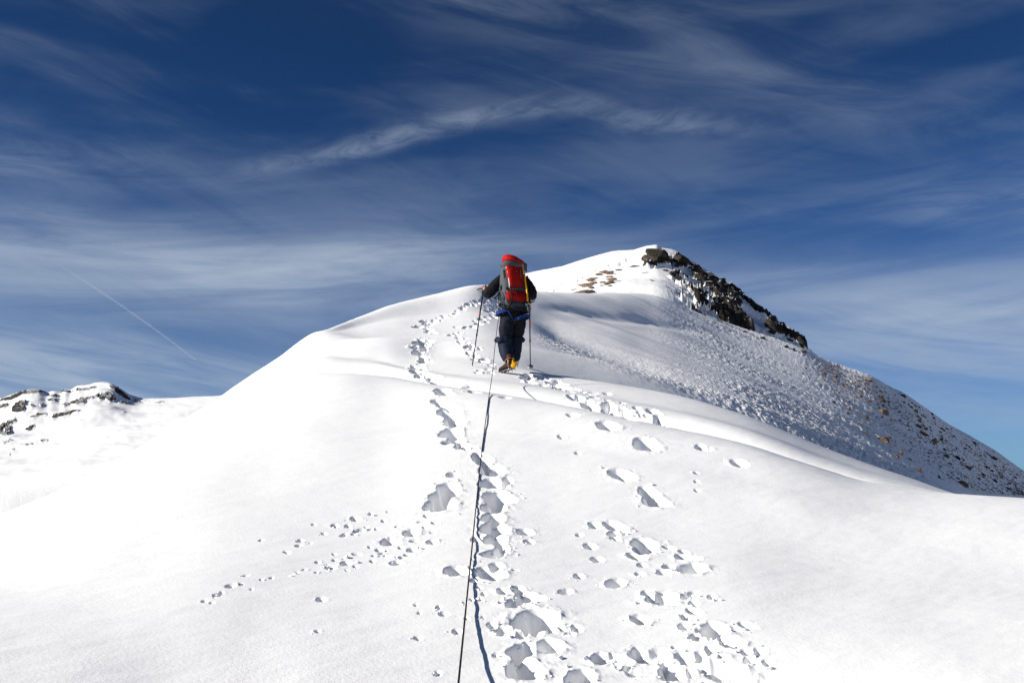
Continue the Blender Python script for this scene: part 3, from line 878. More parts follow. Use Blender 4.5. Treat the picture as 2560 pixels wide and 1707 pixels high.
    for (x, y, hw, hl, hd, dep, d) in prints:
        t0 = math.atan2(x, y); rad = 3.2 * hw
        i0, i1 = np.searchsorted(lth, [t0 - rad / d, t0 + rad / d]); j0, j1 = np.searchsorted(dd, [d - rad, d + rad])
        sl = (slice(j0, j1), slice(i0, i1))
        if i1 - i0 < 2 or j1 - j0 < 2: continue
        tread[sl] = np.maximum(tread[sl], np.exp(-((X[sl] - x) ** 2 + (Y[sl] - y) ** 2) / (1.5 * hw) ** 2) * min(1, dep / 0.07))
    nb = int(np.searchsorted(dd, 14.0))
    for _ in range(3):                                         # loose snow slumps: soften the broken rims a little
        s = h[:nb]
        avg = s.copy()
        avg[1:-1, 1:-1] = 0.2 * (s[1:-1, 1:-1] + s[:-2, 1:-1] + s[2:, 1:-1] + s[1:-1, :-2] + s[1:-1, 2:])
        w = np.clip(tread[:nb] * 2, 0, 1)
        h[:nb] = s * (1 - w) + avg * w
    m = (tread > 0.03) & (D < 40)
    n = fbm(X[m] / 0.07, Y[m] / 0.07, 3, 91, 0.6)
    h[m] += tread[m] * (0.014 * np.clip(n, -0.15, 1) + 0.016 * np.maximum(fbm(X[m] / 0.16, Y[m] / 0.16, 2, 95), 0))

    # faint scored line down the slope and a cornice lip on the summit
    m = (lab == 1) & (D > 104) & (D < 112)
    lip = np.exp(-((PX[m] - 1622) / 26) ** 2)
    h[m] += 0.12 * lip * smooth01(D[m], 107.0, 108.2)

    # flatten far tail, keep numbers sane
    vert = np.stack([X, Y, h], -1).reshape(-1, 3).astype(np.float32)
    idx = np.arange(nd * nt_).reshape(nd, nt_)
    q = np.stack([idx[:-1, :-1], idx[:-1, 1:], idx[1:, 1:], idx[1:, :-1]], -1).reshape(-1, 4)[:, ::-1]
    fl = lab[:-1, :-1].ravel()
    fl = np.where((T[:-1, :-1].ravel() < -0.7) | (T[:-1, :-1].ravel() > 0.7), 0, fl)
    for code, name in ((0, 'ground'), (1, 'mountain'), (2, 'hills')):
        f = q[fl == code]
        used = np.zeros(len(vert), bool); used[f.ravel()] = True
        remap = np.cumsum(used) - 1
        me = bpy.data.meshes.new(name)
        vv = vert[used]; ff = remap[f]
        me.vertices.add(len(vv)); me.vertices.foreach_set('co', vv.ravel())
        me.loops.add(ff.size); me.loops.foreach_set('vertex_index', ff.ravel().astype(np.int32))
        me.polygons.add(len(ff))
        me.polygons.foreach_set('loop_start', np.arange(0, ff.size, 4, dtype=np.int32))
        me.polygons.foreach_set('loop_total', np.full(len(ff), 4, dtype=np.int32))
        me.polygons.foreach_set('use_smooth', np.ones(len(ff), bool))
        me.update(calc_edges=True)
        for an, arr in (('rough', roughA), ('rock', rock)):
            at = me.attributes.new(an, 'FLOAT', 'POINT')
            at.data.foreach_set('value', arr.ravel()[used].astype(np.float32))
        me.materials.append((snow_mat, snow_rock_mat, hill_mat)[code])
        o = bpy.data.objects.new(name, me); col.objects.link(o)
        o['kind'] = 'structure'
    return X, Y, h, th, dd


GX, GY, GH, GTH, GDD = build_ground()


def surf(x, y):
    """height of the finished snow (prints and all)"""
    t, d = math.atan2(x, y), math.hypot(x, y)
    i = int(np.clip(np.searchsorted(GTH, t), 1, len(GTH) - 1)); j = int(np.clip(np.searchsorted(GDD, d), 1, len(GDD) - 1))
    ft = (t - GTH[i - 1]) / (GTH[i] - GTH[i - 1]); fd = (d - GDD[j - 1]) / (GDD[j] - GDD[j - 1])
    return float((GH[j - 1, i - 1] * (1 - ft) + GH[j - 1, i] * ft) * (1 - fd) + (GH[j, i - 1] * (1 - ft) + GH[j, i] * ft) * fd)
# ------------------------------------------------------------------ rocks
def rock_mesh(name, seed, flat=0.6, sub=3, cuts=11, mat=None, long_=1.0):
    r = np.random.default_rng(seed)
    bm = bmesh.new(); bmesh.ops.create_icosphere(bm, subdivisions=sub, radius=1.0)
    P = np.array([v.co[:] for v in bm.verts])
    for _ in range(cuts):
        n = r.normal(size=3); n /= np.linalg.norm(n)
        hgt = 0.42 + 0.4 * r.random()
        dd_ = P @ n - hgt
        P -= np.maximum(dd_, 0)[:, None] * n
    P += 0.075 * np.stack([fbm(P[:, 1] * 2.2 + 5, P[:, 2] * 2.2 + k * 7, 3, seed + k) for k in range(3)], -1)
    P *= np.array([1.15 * long_, 0.85, flat])
    for v, p in zip(bm.verts, P): v.co = p
    me = bpy.data.meshes.new(name); bm.to_mesh(me); bm.free()
    me.polygons.foreach_set('use_smooth', np.ones(len(me.polygons), bool))
    try: me.set_sharp_from_angle(angle=R(24))
    except Exception: pass
    if mat: me.materials.append(mat)
    return me


tan_meshes = [rock_mesh('boulder', 100 + k, 0.55 + 0.08 * (k % 4), 3, 10 + k % 3, rock_tan, 1 + 0.15 * (k % 3)) for k in range(8)]
dark_meshes = [rock_mesh('rock', 200 + k, 0.5 + 0.07 * (k % 4), 3, 12, rock_dark, 1.1 + 0.2 * (k % 3)) for k in range(8)]
flat_meshes = [rock_mesh('rock', 300 + k, 0.34, 3, 12, rock_dark, 1.3) for k in range(5)]
flat_tan = [rock_mesh('rock', 340 + k, 0.34, 3, 12, rock_tan, 1.3) for k in range(5)]

rr_ = random.Random(77)
recs = []


def put_rock(px, py, wpx, meshes, name, label, cat='rock', group=None, dmin=0.0, dmax=400, sink=0.25, tall=1.0, rot=None, dip=0.0):
    p, d = hit(px, py, dmin, dmax)
    s = 0.5 * wpx * d / FPX / 1.05
    me = rr_.choice(meshes)
    o = bpy.data.objects.new(name, me)
    col.objects.link(o)
    # tilt with the ground
    e = 0.4
    gx = (surf(p.x + e, p.y) - surf(p.x - e, p.y)) / (2 * e); gy = (surf(p.x, p.y + e) - surf(p.x, p.y - e)) / (2 * e)
    nrm = Vector((-gx, -gy, 1)).normalized().lerp(Vector((0, 0, 1)), 0.35).normalized()
    q = nrm.to_track_quat('Z', 'Y')
    o.rotation_mode = 'QUATERNION'
    o.rotation_quaternion = q @ Matrix.Rotation(rr_.uniform(-0.5, 0.5) if rot is None else rot, 4, 'Z').to_quaternion()
    o.scale = (s, s * rr_.uniform(0.8, 1.1), s * tall * rr_.uniform(0.9, 1.15))
    o.location = (p.x, p.y, surf(p.x, p.y) + s * (0.30 - sink) * tall)
    tag(o, label, cat, group)
    recs.append([o, px, py, wpx, me in flat_meshes or me in flat_tan])
    return o, p, s


# named boulders of the shaded right-hand slope: (x, y, width) in the 2352 px wide enlargement of the photograph's region 1900,850
def Z5(x, y): return 1900 + x / 3.5636, 850 + y / 3.5636


named = [
    (385, 105, 62, tan_meshes, 'pale tan boulder on the skyline at the foot of the dark rock face', 1.1),
    (1090, 648, 108, tan_meshes, 'large pale tan boulder with a snow tail halfway down the shaded slope', 1.0),
    (1100, 895, 128, tan_meshes, 'largest greenish tan boulder with a rusty end, below the pale one', 0.8),
    (1810, 1298, 92, tan_meshes, 'tan boulder with a red edge at the slope foot behind the white ridge', 1.5),
    (1415, 1172, 70, tan_meshes, 'tan boulder lying beside the white snow crest low on the shaded slope', 1.1),
    (1255, 1015, 56, tan_meshes, 'upright reddish boulder standing behind a tan one on the lower slope', 1.6),
    (1222, 1058, 62, tan_meshes, 'tan boulder half buried right below the upright reddish one', 1.0),
    (927, 440, 36, tan_meshes, 'small reddish boulder with a white snow tail near the top of the rocky slope', 1.4),
    (1028, 418, 30, tan_meshes, 'small tan rock with a snow cap close under the skyline', 1.2),
    (970, 358, 84, flat_tan, 'long flat tan rock on the skyline of the shaded slope', 1.2),
    (700, 240, 46, tan_meshes, 'lone brown boulder sitting on the upper skyline of the wrinkled slope', 1.2),
    (662, 554, 44, flat_meshes, 'lone dark flat stone in the middle of the wrinkled snow', 1.2),
    (404, 246, 30, tan_meshes, 'lone small tan stone high on the wrinkled snow below the rock face', 1.2),
    (890, 500, 66, tan_meshes, 'rust brown boulder above the large pale boulder', 1.0),
    (970, 545, 66, tan_meshes, 'brown boulder directly above the large pale tan boulder', 0.8),
    (1085, 508, 70, tan_meshes, 'broad tan rock among the upper cluster of the slope', 0.8),
    (1065, 552, 36, tan_meshes, 'small red brown rock just above the large pale boulder', 1.2),
    (1410, 775, 90, flat_tan, 'long flat tan slab with snow behind it on the middle slope', 1.0),
    (1470, 848, 100, flat_tan, 'long thin brown slab with a bright snow streak above it', 1.0),
    (1545, 910, 80, tan_meshes, 'tan and dark boulder right of centre on the shaded slope', 1.0),
    (1660, 1045, 60, tan_meshes, 'square tan boulder on the lower right slope', 1.2),
    (1760, 1055, 78, dark_meshes, 'dark red boulder with a snow streak on the lower right slope', 1.2),
    (1330, 1060, 60, dark_meshes, 'dark boulder ringed by snow near the bottom of the slope', 1.1),
    (1860, 1150, 72, tan_meshes, 'tan rock with a dark shadow side near the lower right corner of the slope', 1.0),
    (1668, 788, 50, flat_tan, 'tan flat rock close to the right-hand skyline', 1.0),
    (1275, 505, 64, dark_meshes, 'dark rock lump breaking the right-hand skyline', 0.9),
    (1535, 660, 50, flat_meshes, 'low dark rock on the right-hand skyline below the lump', 1.0),
    (1910, 895, 70, flat_meshes, 'thin dark ledge far down the right-hand skyline', 0.8),
    (2080, 985, 90, flat_meshes, 'longest dark ledge near the right end of the skyline', 0.9),
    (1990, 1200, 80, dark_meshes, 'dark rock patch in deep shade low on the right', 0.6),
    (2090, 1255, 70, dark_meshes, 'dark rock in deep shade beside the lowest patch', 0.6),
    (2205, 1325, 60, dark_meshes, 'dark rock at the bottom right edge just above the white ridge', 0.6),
    (1975, 1325, 42, flat_tan, 'small tan flat rock right of the red edged boulder', 0.9),
    (1595, 1222, 50, tan_meshes, 'brown rock between the two lowest tan boulders', 1.0),
    (945, 820, 40, tan_meshes, 'brown rock left above the largest boulder', 1.2),
    (950, 680, 46, tan_meshes, 'tan rock left below the large pale boulder', 1.0),
    (1158, 995, 28, dark_meshes, 'small red dark stone left of the upright reddish boulder', 1.2),
    (1615, 890, 40, dark_meshes, 'dark brown pointed rock above the right centre boulder', 1.6),
    (1645, 980, 50, dark_meshes, 'dark rock below the right centre boulder', 1.0),
    (1600, 1125, 60, flat_tan, 'thin tan slab lying under the square tan boulder', 0.8),
]
tails = []
for x, y, w, ms, lab, tall in named:
    px, py = Z5(x, y)
    wp = w / 3.5636
    o, p, s = put_rock(px, py + 1.5, wp * 1.05, ms, 'boulder' if w > 45 else 'rock', lab, 'boulder' if w > 45 else 'rock', dmin=17, dmax=64, tall=tall, sink=0.12)
    if w > 30: tails.append((p, s))

# many small ones, most of them tan, all alike at this distance
line_lo = [(2010, 885), (2150, 1075), (2240, 1130), (2350, 1195), (2440, 1228), (2560, 1240)]   # lower limit
sky_l = [(k, mid_crest[k][0]) for k in sorted(mid_crest) if 1900 < k < 2800]
n_small = 0
taken = [(Z5(x, y)) for x, y, *_ in named]
while n_small < 170:
    px = rr_.uniform(2060, 2558)
    top = np.interp(px, [a for a, b in sky_l], [b for a, b in sky_l]); bot = np.interp(px, [a for a, b in line_lo], [b for a, b in line_lo])
    t = rr_.random()
    py = top + 2 + (bot - top) * t
    dens = 0.25 + 0.75 * math.exp(-((px - 2060 - (py - 900) * 1.15 - 70) / 95) ** 2)
    if rr_.random() > dens or (px > 2330 and rr_.random() < 0.45): continue
    if min(math.hypot(px - a, (py - b) * 1.3) for a, b in taken) < 8: continue
    taken.append((px, py))
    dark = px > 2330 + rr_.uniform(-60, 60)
    w = rr_.choice([6, 7, 8, 9, 10, 12, 14]) if not dark else rr_.choice([6, 7, 8, 10, 12])
    edge = t < 0.06
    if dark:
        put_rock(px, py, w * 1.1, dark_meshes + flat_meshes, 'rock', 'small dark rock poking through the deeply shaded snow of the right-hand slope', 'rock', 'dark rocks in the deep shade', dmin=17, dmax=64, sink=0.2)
    else:
        put_rock(px, py, w, tan_meshes + flat_tan, 'rock', 'small tan or brown rock scattered over the wrinkled snow of the right-hand slope', 'rock', 'small tan rocks on the slope', dmin=17, dmax=64, sink=0.1)
    n_small += 1

# stones around the summit
peak_named = [
    (1080, 158, 190, 1.5, 'massive dark crag just under the summit snow', 'crag'),
    (1010, 175, 90, 1.7, 'dark block forming the left end of the summit crag', 'crag'),
    (1020, 135, 56, 1.2, 'upper left corner block of the summit crag', 'crag'),
    (1240, 188, 110, 1.1, 'dark rock right beside the summit crag', 'crag'),
    (1195, 290, 84, 0.9, 'dark brown rock alone on the snow below the summit crag', 'rock'),
    (1205, 328, 44, 0.7, 'small dark rock right under the lone brown one', 'rock'),
    (1022, 308, 30, 0.9, 'smallest lone dark stone on the open snow below the crag', 'rock'),
    (965, 240, 40, 0.6, 'flat dark stone just below the left end of the crag', 'rock'),
    (1120, 222, 50, 0.7, 'flat dark stone just below the middle of the crag', 'rock'),
    (955, 172, 24, 1.2, 'thin slanting stone left of the crag', 'rock'),
    (885, 188, 86, 0.45, 'long thin flat rock streak left of the crag', 'rock'),
    (760, 220, 60, 0.4, 'thin flat rock streak between the crag and the brown stones', 'rock'),
    (1055, 203, 30, 0.6, 'little flat stone under the crag', 'rock'),
]
for x, y, w, tall, lab, cat in peak_named:
    px, py = 1300 + x / 3.095, 600 + y / 3.095
    put_rock(px, py + 3, w / 3.095 * 1.1, dark_meshes if tall > 0.6 else flat_meshes, 'crag' if cat == 'crag' else 'rock', lab, cat, dmin=58, dmax=125, tall=tall, sink=0.1)
brown = [(675, 262, 56, .8), (618, 268, 60, .6), (700, 245, 52, .8), (645, 252, 50, .7), (690, 285, 60, .5), (560, 300, 60, .5), (540, 318, 70, .6), (560, 335, 60, .6), (525, 345, 40, .5),
         (500, 362, 80, .6), (550, 376, 60, .7), (510, 420, 120, .6), (470, 430, 110, .6), (430, 442, 90, .5), (530, 398, 60, .5), (555, 442, 26, .7), (645, 328, 40, .8),
         (638, 355, 22, .8), (705, 318, 56, .9), (695, 335, 60, .7), (672, 345, 36, .7), (692, 356, 30, .6), (500, 340, 20, .8), (415, 388, 40, .3), (395, 450, 40, .5)]
for k, (x, y, w, tall) in enumerate(brown):
    px, py = 1300 + x / 3.095, 600 + y / 3.095
    put_rock(px, py + 1, w / 3.095 * 1.3, (flat_tan, tan_meshes, dark_meshes)[k % 3], 'rock', 'flat brown rock of the stepped outcrop left of the summit crag', 'rock', 'brown rocks left of the summit', dmin=58, dmax=125, tall=tall * (1.7 if k % 3 == 0 else 0.85), sink=0.0)
band_px = [(1330, 235), (1365, 265), (1405, 320), (1460, 370), (1500, 420), (1520, 470), (1560, 500), (1600, 540), (1640, 560), (1680, 600), (1700, 640), (1740, 670), (1790, 700),
           (1470, 300), (1540, 350), (1600, 400), (1650, 450), (1690, 490), (1230, 410), (1260, 415), (1290, 420), (1320, 385), (1330, 400), (1390, 400), (1350, 480), (1370, 500), (1330, 510), (1350, 530), (1400, 460), (1440, 490),
           (1360, 580), (1430, 578), (1490, 590), (1530, 620), (1560, 640), (1600, 660), (1540, 678), (1590, 688), (1640, 690), (1700, 715), (1750, 730), (1800, 748), (1880, 775), (1930, 665), (1910, 672),
           (2060, 845), (2120, 850), (1990, 740), (1950, 735), (2090, 790), (2150, 800), (2180, 820), (2205, 865), (1560, 560), (1610, 600), (1660, 640), (1390, 345), (1440, 400), (1380, 628), (1410, 665)]
for k, (x, y) in enumerate(band_px):
    px, py = 1300 + x / 3.095, 600 + y / 3.095
    big_ = 70 if (k < 18 or k > 44) else 38
    put_rock(px, py + 2, rr_.uniform(0.6, 1.3) * big_ / 3.095, dark_meshes + flat_meshes, 'rock', 'dark jagged rock of the broken band on the right shoulder of the summit', 'rock', 'dark rocks on the right shoulder', dmin=50, dmax=125, tall=rr_.uniform(0.6, 1.1), sink=0.1)
# serrated stones along the right-hand skyline of the peak
for k in range(34):
    t = k / 33
    px = 1690 + t * 322 + rr_.uniform(-4, 4)
    py = float(np.interp(px, sorted(peak_crest), [peak_crest[q][0] for q in sorted(peak_crest)])) + 3
    put_rock(px, py, rr_.uniform(9, 19), dark_meshes + flat_meshes, 'rock', 'dark rock along the serrated skyline right of the summit', 'rock', 'dark rocks along the skyline', dmin=60, dmax=125, tall=rr_.uniform(0.45, 0.8), sink=0.15)

# every repeated stone gets a label of its own: what it looks like, the landmark it lies by, and its place in that little company
ANCH = {
    'slope': [(Z5(1090, 648), 'the large pale tan boulder'), (Z5(1100, 895), 'the largest greenish boulder'), (Z5(1810, 1298), 'the red edged boulder'),
              (Z5(970, 358), 'the flat skyline rock'), (Z5(1410, 775), 'the flat tan slab'), (Z5(1470, 848), 'the thin brown slab'), (Z5(1760, 1055), 'the dark red boulder'),
              (Z5(700, 240), 'the lone skyline boulder'), (Z5(1990, 1200), 'the low dark rock patch'), (Z5(1415, 1172), 'the boulder beside the white crest'),
              (Z5(1275, 505), 'the skyline rock lump'), (Z5(1910, 895), 'the thin skyline ledge'), (Z5(1545, 910), 'the tan and dark boulder'), (Z5(2080, 985), 'the longest skyline ledge'),
              (Z5(1255, 1015), 'the upright reddish boulder'), (Z5(662, 554), 'the lone dark flat stone')],
    'peak': [((1649, 648), 'the summit crag'), ((1702, 661), 'the rock beside the crag'), ((1686, 694), 'the lone brown rock'), ((1845, 750), 'the smooth snow patch'),
             ((1740, 770), 'the foot of the rock band'), ((2010, 868), 'the lower tip of the peak'), ((1920, 790), 'the shoulder snow gully'), ((1513, 683), 'the top of the stepped outcrop'),
             ((1450, 742), 'the saddle snow edge'), ((1475, 712), 'the middle of the stepped outcrop')]}
ORD = ['first', 'second', 'third', 'fourth', 'fifth', 'sixth', 'seventh', 'eighth', 'ninth', 'tenth', 'eleventh', 'twelfth']
GROUPS = {'small tan rocks on the slope': ('slope', 'tan'), 'dark rocks in the deep shade': ('slope', 'dark'), 'dark rocks on the right shoulder': ('peak', 'dark'),
          'dark rocks along the skyline': ('peak', 'dark skyline'), 'brown rocks left of the summit': ('peak', 'brown')}
bins = {}
for o, px, py, w, flat in recs:
    if o.get('group') not in GROUPS: continue
    where, shade = GROUPS[o['group']]
    (ax_, ay_), nm = min(ANCH[where], key=lambda a: math.hypot(px - a[0][0], py - a[0][1]))
    dx, dy = px - ax_, py - ay_
    side = ('right of' if dx > 0 else 'left of') if abs(dx) > abs(dy) * 1.2 else ('below' if dy > 0 else 'above')
    size = 'tiny' if w < 8 else ('small' if w < 14 else 'larger')
    bins.setdefault('%s %s %s stone %s %s' % (size, 'flat' if flat else 'blocky', shade, side, nm), []).append((py, px, o))
for text, lst in bins.items():
    lst.sort(key=lambda q: q[0])
    for k, (_, _, o) in enumerate(lst):
        if len(lst) == 1: o['label'] = text
        elif len(lst) == 2: o['label'] = text + (', the upper of two', ', the lower of two')[k]
        else: o['label'] = text + ', %s from top' % ORD[min(k, 11)]

# fine scree between the stones: grit nobody could count, one mesh
def build_scree():
    r = np.random.default_rng(8)
    protos = []
    for k in range(6):
        me = rock_mesh('grit', 700 + k, 0.5, 1, 7)
        protos.append((np.array([v.co[:] for v in me.vertices]), np.array([q.vertices[:] for q in me.polygons]))); bpy.data.meshes.remove(me)
    VV, FF, n0, cnt = [], [], 0, 0
    sk = sorted(mid_crest)
    while cnt < 3200:
        px = r.uniform(2040, 2560)
        top = np.interp(px, [a for a, b in sky_l], [b for a, b in sky_l]); bot = np.interp(px, [a for a, b in line_lo], [b for a, b in line_lo])
        t = r.random() ** 0.8
        py = top + 1 + (bot - top) * t
        cl = float(pnoise(np.array([px / 38.0 + py / 60]), np.array([py / 14.0 - px / 30]), 5)[0])
        dens = (0.12 + 0.88 * math.exp(-((px - 2060 - (py - 900) * 1.15 - 80) / 110) ** 2)) * (0.25 + 1.6 * max(0, cl + .1))
        if r.random() > dens: continue
        th, v = px2tv(px, py)
        p, d = hit(px, py, 17, 95)
        s = float(r.uniform(1.8, 4.8)) * 0.5 * d / FPX
        V, F = protos[r.integers(6)]
        an = r.uniform(0, 6.283); ca, sa = math.cos(an), math.sin(an)
        P = (V * s * r.uniform(0.7, 1.5, 3)) @ np.array([[ca, sa, 0], [-sa, ca, 0], [0, 0, 1]]) + np.array([p.x, p.y, surf(p.x, p.y) + s * .2])
        VV.append(P); FF.append(F + n0); n0 += len(P); cnt += 1
    o = link_mesh('scree', np.concatenate(VV), np.concatenate(FF), rock_tan, smooth=False)
    tag(o, 'fine brown scree grit showing through the thin snow of the right-hand slope', 'scree', kind='stuff')


build_scree()

# ------------------------------------------------------------------ broken lumps of snow thrown out of the tracks: more than anyone could count
clod_mat = plain_mat('snow_lump', (0.9, 0.905, 0.92), 0.65, bump=0.3, bscale=90)


def build_clods():
    r = np.random.default_rng(3)
    protos = []
    for k in range(10):
        me = rock_mesh('lump', 500 + k, 0.7, 1, 7)
        V = np.array([v.co[:] for v in me.vertices]); F = np.array([p.vertices[:] for p in me.polygons])
        protos.append((V, F)); bpy.data.meshes.remove(me)
    VV, FF, n0 = [], [], 0
    for (x, y, hw, hl, hd, dep, d) in prints:
        if d > 40: continue
        n = int(2 + 5 * min(1, dep / 0.1) * (0.7 if d < 12 else 1.0))
        for _ in range(n):
            a = r.uniform(0, 6.283); q = r.uniform(0.75, 2.1)
            cx = x + hw * q * math.cos(a) * 1.1; cy = y + hl * q * math.sin(a) * 0.9 - 0.02
            s = min(0.045, max(0.005, float(r.lognormal(-4.95, 0.5)))) * (1 if dep > 0.05 else 0.7)
            if d > 12: s *= 1.35
            V, F = protos[r.integers(len(protos))]
            an = r.uniform(0, 6.283); ca, sa = math.cos(an), math.sin(an)
            P = V * s * r.uniform(0.7, 1.3, 3)
            P = P @ np.array([[ca, sa, 0], [-sa, ca, 0], [0, 0, 1]])
            P += np.array([cx, cy, surf(cx, cy) + s * 0.25])
            VV.append(P); FF.append(F + n0); n0 += len(P)
    V = np.concatenate(VV); F = np.concatenate(FF)
    o = link_mesh('snow_lumps', V, F, clod_mat, smooth=False)
    tag(o, 'broken lumps of snow crust strewn along the boot tracks', 'snow lumps', kind='stuff')


build_clods()
# ------------------------------------------------------------------ the climber
FP, FD = hit(1272, 934)
FP.z = surf(FP.x, FP.y)
MPX = FD / FPX * 0.985            # metres per photograph pixel at his distance
TILT = math.atan2(FP.x, FP.y)


def C(px, py, yy=0.0):
    """point in the climber's frame from a photograph pixel and a depth offset; +x right, +y away"""
    sc = 1 + yy / FD
    return Vector(((px - 1275) * MPX * sc, yy, (934 - py) * MPX * sc + (yy * (1200 - 934) / FPX)))


jacket_m = plain_mat('black_jacket', (0.0045, 0.005, 0.007), 0.75, bump=0.5, bscale=22, vary=0.3)
trouser_m = plain_mat('navy_trousers', (0.005, 0.0065, 0.012), 0.8, bump=0.6, bscale=18, vary=0.3)
gaiter_m = plain_mat('navy_gaiters', (0.006, 0.010, 0.025), 0.7, bump=0.5, bscale=20, vary=0.2)
skin_m = plain_mat('skin', (0.50, 0.27, 0.19), 0.5, vary=0.1)
hair_m = plain_mat('hair', (0.02, 0.015, 0.012), 0.8)
red_m = plain_mat('red_pack_cloth', (0.31, 0.004, 0.003), 0.8, bump=0.35, bscale=26, vary=0.18)
dred_m = plain_mat('deep_red_cloth', (0.24, 0.003, 0.002), 0.8, bump=0.35, bscale=26, vary=0.18)
grey_m = plain_mat('grey_pack_cloth', (0.062, 0.066, 0.078), 0.75, bump=0.35, bscale=30, vary=0.15)
dgrey_m = plain_mat('dark_grey_cloth', (0.030, 0.036, 0.046), 0.7, bump=0.35, bscale=30, vary=0.15)
black_m = plain_mat('black_webbing', (0.009, 0.009, 0.010), 0.6, bump=0.2, bscale=80)
white_m = plain_mat('pale_webbing', (0.62, 0.60, 0.58), 0.6)
blue_m = plain_mat('blue_webbing', (0.004, 0.026, 0.12), 0.65, bump=0.2, bscale=60, vary=0.15)
yellow_m = plain_mat('yellow_paint', (0.72, 0.36, 0.012), 0.35, vary=0.12)
orange_m = plain_mat('orange_strap', (0.75, 0.25, 0.02), 0.5)
boot_m = plain_mat('brown_boot_leather', (0.03, 0.011, 0.006), 0.6, bump=0.3, bscale=40, vary=0.25)
metal_m = plain_mat('brushed_steel', (0.42, 0.43, 0.45), 0.35, metal=0.9, vary=0.1)
pole_m = plain_mat('black_pole', (0.006, 0.006, 0.007), 0.6)
polered_m = plain_mat('red_pole_band', (0.4, 0.03, 0.02), 0.4)
rope_m = plain_mat('dark_rope', (0.010, 0.007, 0.009), 0.8, bump=0.5, bscale=300, vary=0.3, vscale=60)


def eval_mesh(o):
    dg = bpy.context.evaluated_depsgraph_get(); dg.update()
    me = bpy.data.meshes.new_from_object(o.evaluated_get(dg), depsgraph=dg)
    return me


def skin_body(name, nodes, edges, radii, mat, parent, sub=2, root=0, wrinkle=0.0, wscale=14, loc=(0, 0, 0)):
    me = bpy.data.meshes.new(name)
    me.from_pydata([tuple(n) for n in nodes], edges, [])
    o = bpy.data.objects.new(name, me); col.objects.link(o)
    sk = o.modifiers.new('s', 'SKIN'); sk.use_smooth_shade = True; sk.branch_smoothing = 0.4
    for i, r in enumerate(radii):
        r = r if isinstance(r, tuple) else (r, r)
        me.skin_vertices[0].data[i].radius = r
        me.skin_vertices[0].data[i].use_root = (i == root)
    ss = o.modifiers.new('u', 'SUBSURF'); ss.levels = sub; ss.render_levels = sub
    m2 = eval_mesh(o)
    o.modifiers.clear(); o.data = m2; bpy.data.meshes.remove(me)
    m2.name = name
    if wrinkle:
        n = len(m2.vertices)
        co = np.empty(n * 3); m2.vertices.foreach_get('co', co); co = co.reshape(-1, 3)
        no = np.empty(n * 3, np.float32)
        no = np.array([v.normal[:] for v in m2.vertices])
        f = fbm(co[:, 0] * wscale + co[:, 1] * 5, co[:, 2] * wscale * 1.1, 3, 17, 0.55, ridged=True) * 0.6 + 0.4 * fbm(co[:, 0] * wscale * .5, co[:, 2] * wscale * .5 + co[:, 1] * 8, 2, 19)
        co += no * (wrinkle * f)[:, None]
        m2.vertices.foreach_set('co', co.ravel()); m2.update()
    m2.polygons.foreach_set('use_smooth', np.ones(len(m2.polygons), bool))
    m2.materials.clear(); m2.materials.append(mat)
    o.parent = parent; o.location = loc
    return o


def tube(name, pts, rad, mat, parent=None, seg=10, cap=True):
    pts = [Vector(p) for p in pts]
    if not isinstance(rad, list): rad = [rad] * len(pts)
    V, F = [], []
    up = Vector((0, 0, 1))
    prev = None
    for i, p in enumerate(pts):
        t = (pts[min(i + 1, len(pts) - 1)] - pts[max(i - 1, 0)]).normalized()
        if prev is None:
            a = t.cross(Vector((0, 1, 0)));
            if a.length < 0.1: a = t.cross(Vector((1, 0, 0)))
        else:
            a = prev - t * prev.dot(t)
        a.normalize(); prev = a; b = t.cross(a)
        r = rad[i]
        ra, rb = r if isinstance(r, tuple) else (r, r)
        for k in range(seg):
            c, s = math.cos(2 * math.pi * k / seg), math.sin(2 * math.pi * k / seg)
            V.append(p + a * (c * ra) + b * (s * rb))
    for i in range(len(pts) - 1):
        for k in range(seg):
            k2 = (k + 1) % seg
            F.append((i * seg + k, i * seg + k2, (i + 1) * seg + k2, (i + 1) * seg + k))
    if cap:
        F.append(tuple(range(seg))[::-1]); F.append(tuple((len(pts) - 1) * seg + k for k in range(seg)))
    return link_mesh(name, V, F, mat, parent)


def merge(name, objs, parent=None):
    """join several pieces of one part into one mesh"""
    V, F, mats, mi = [], [], [], []
    for o in objs:
        n = len(V)
        V += [o.matrix_basis @ v.co for v in o.data.vertices]
        m = o.data.materials[0]
        if m not in mats: mats.append(m)
        for p in o.data.polygons:
            F.append([i + n for i in p.vertices]); mi.append(mats.index(m))
        me = o.data; bpy.data.objects.remove(o); bpy.data.meshes.remove(me)
    out = link_mesh(name, V, F, None, parent)
    for m in mats: out.data.materials.append(m)
    out.data.polygons.foreach_set('material_index', mi)
    return out


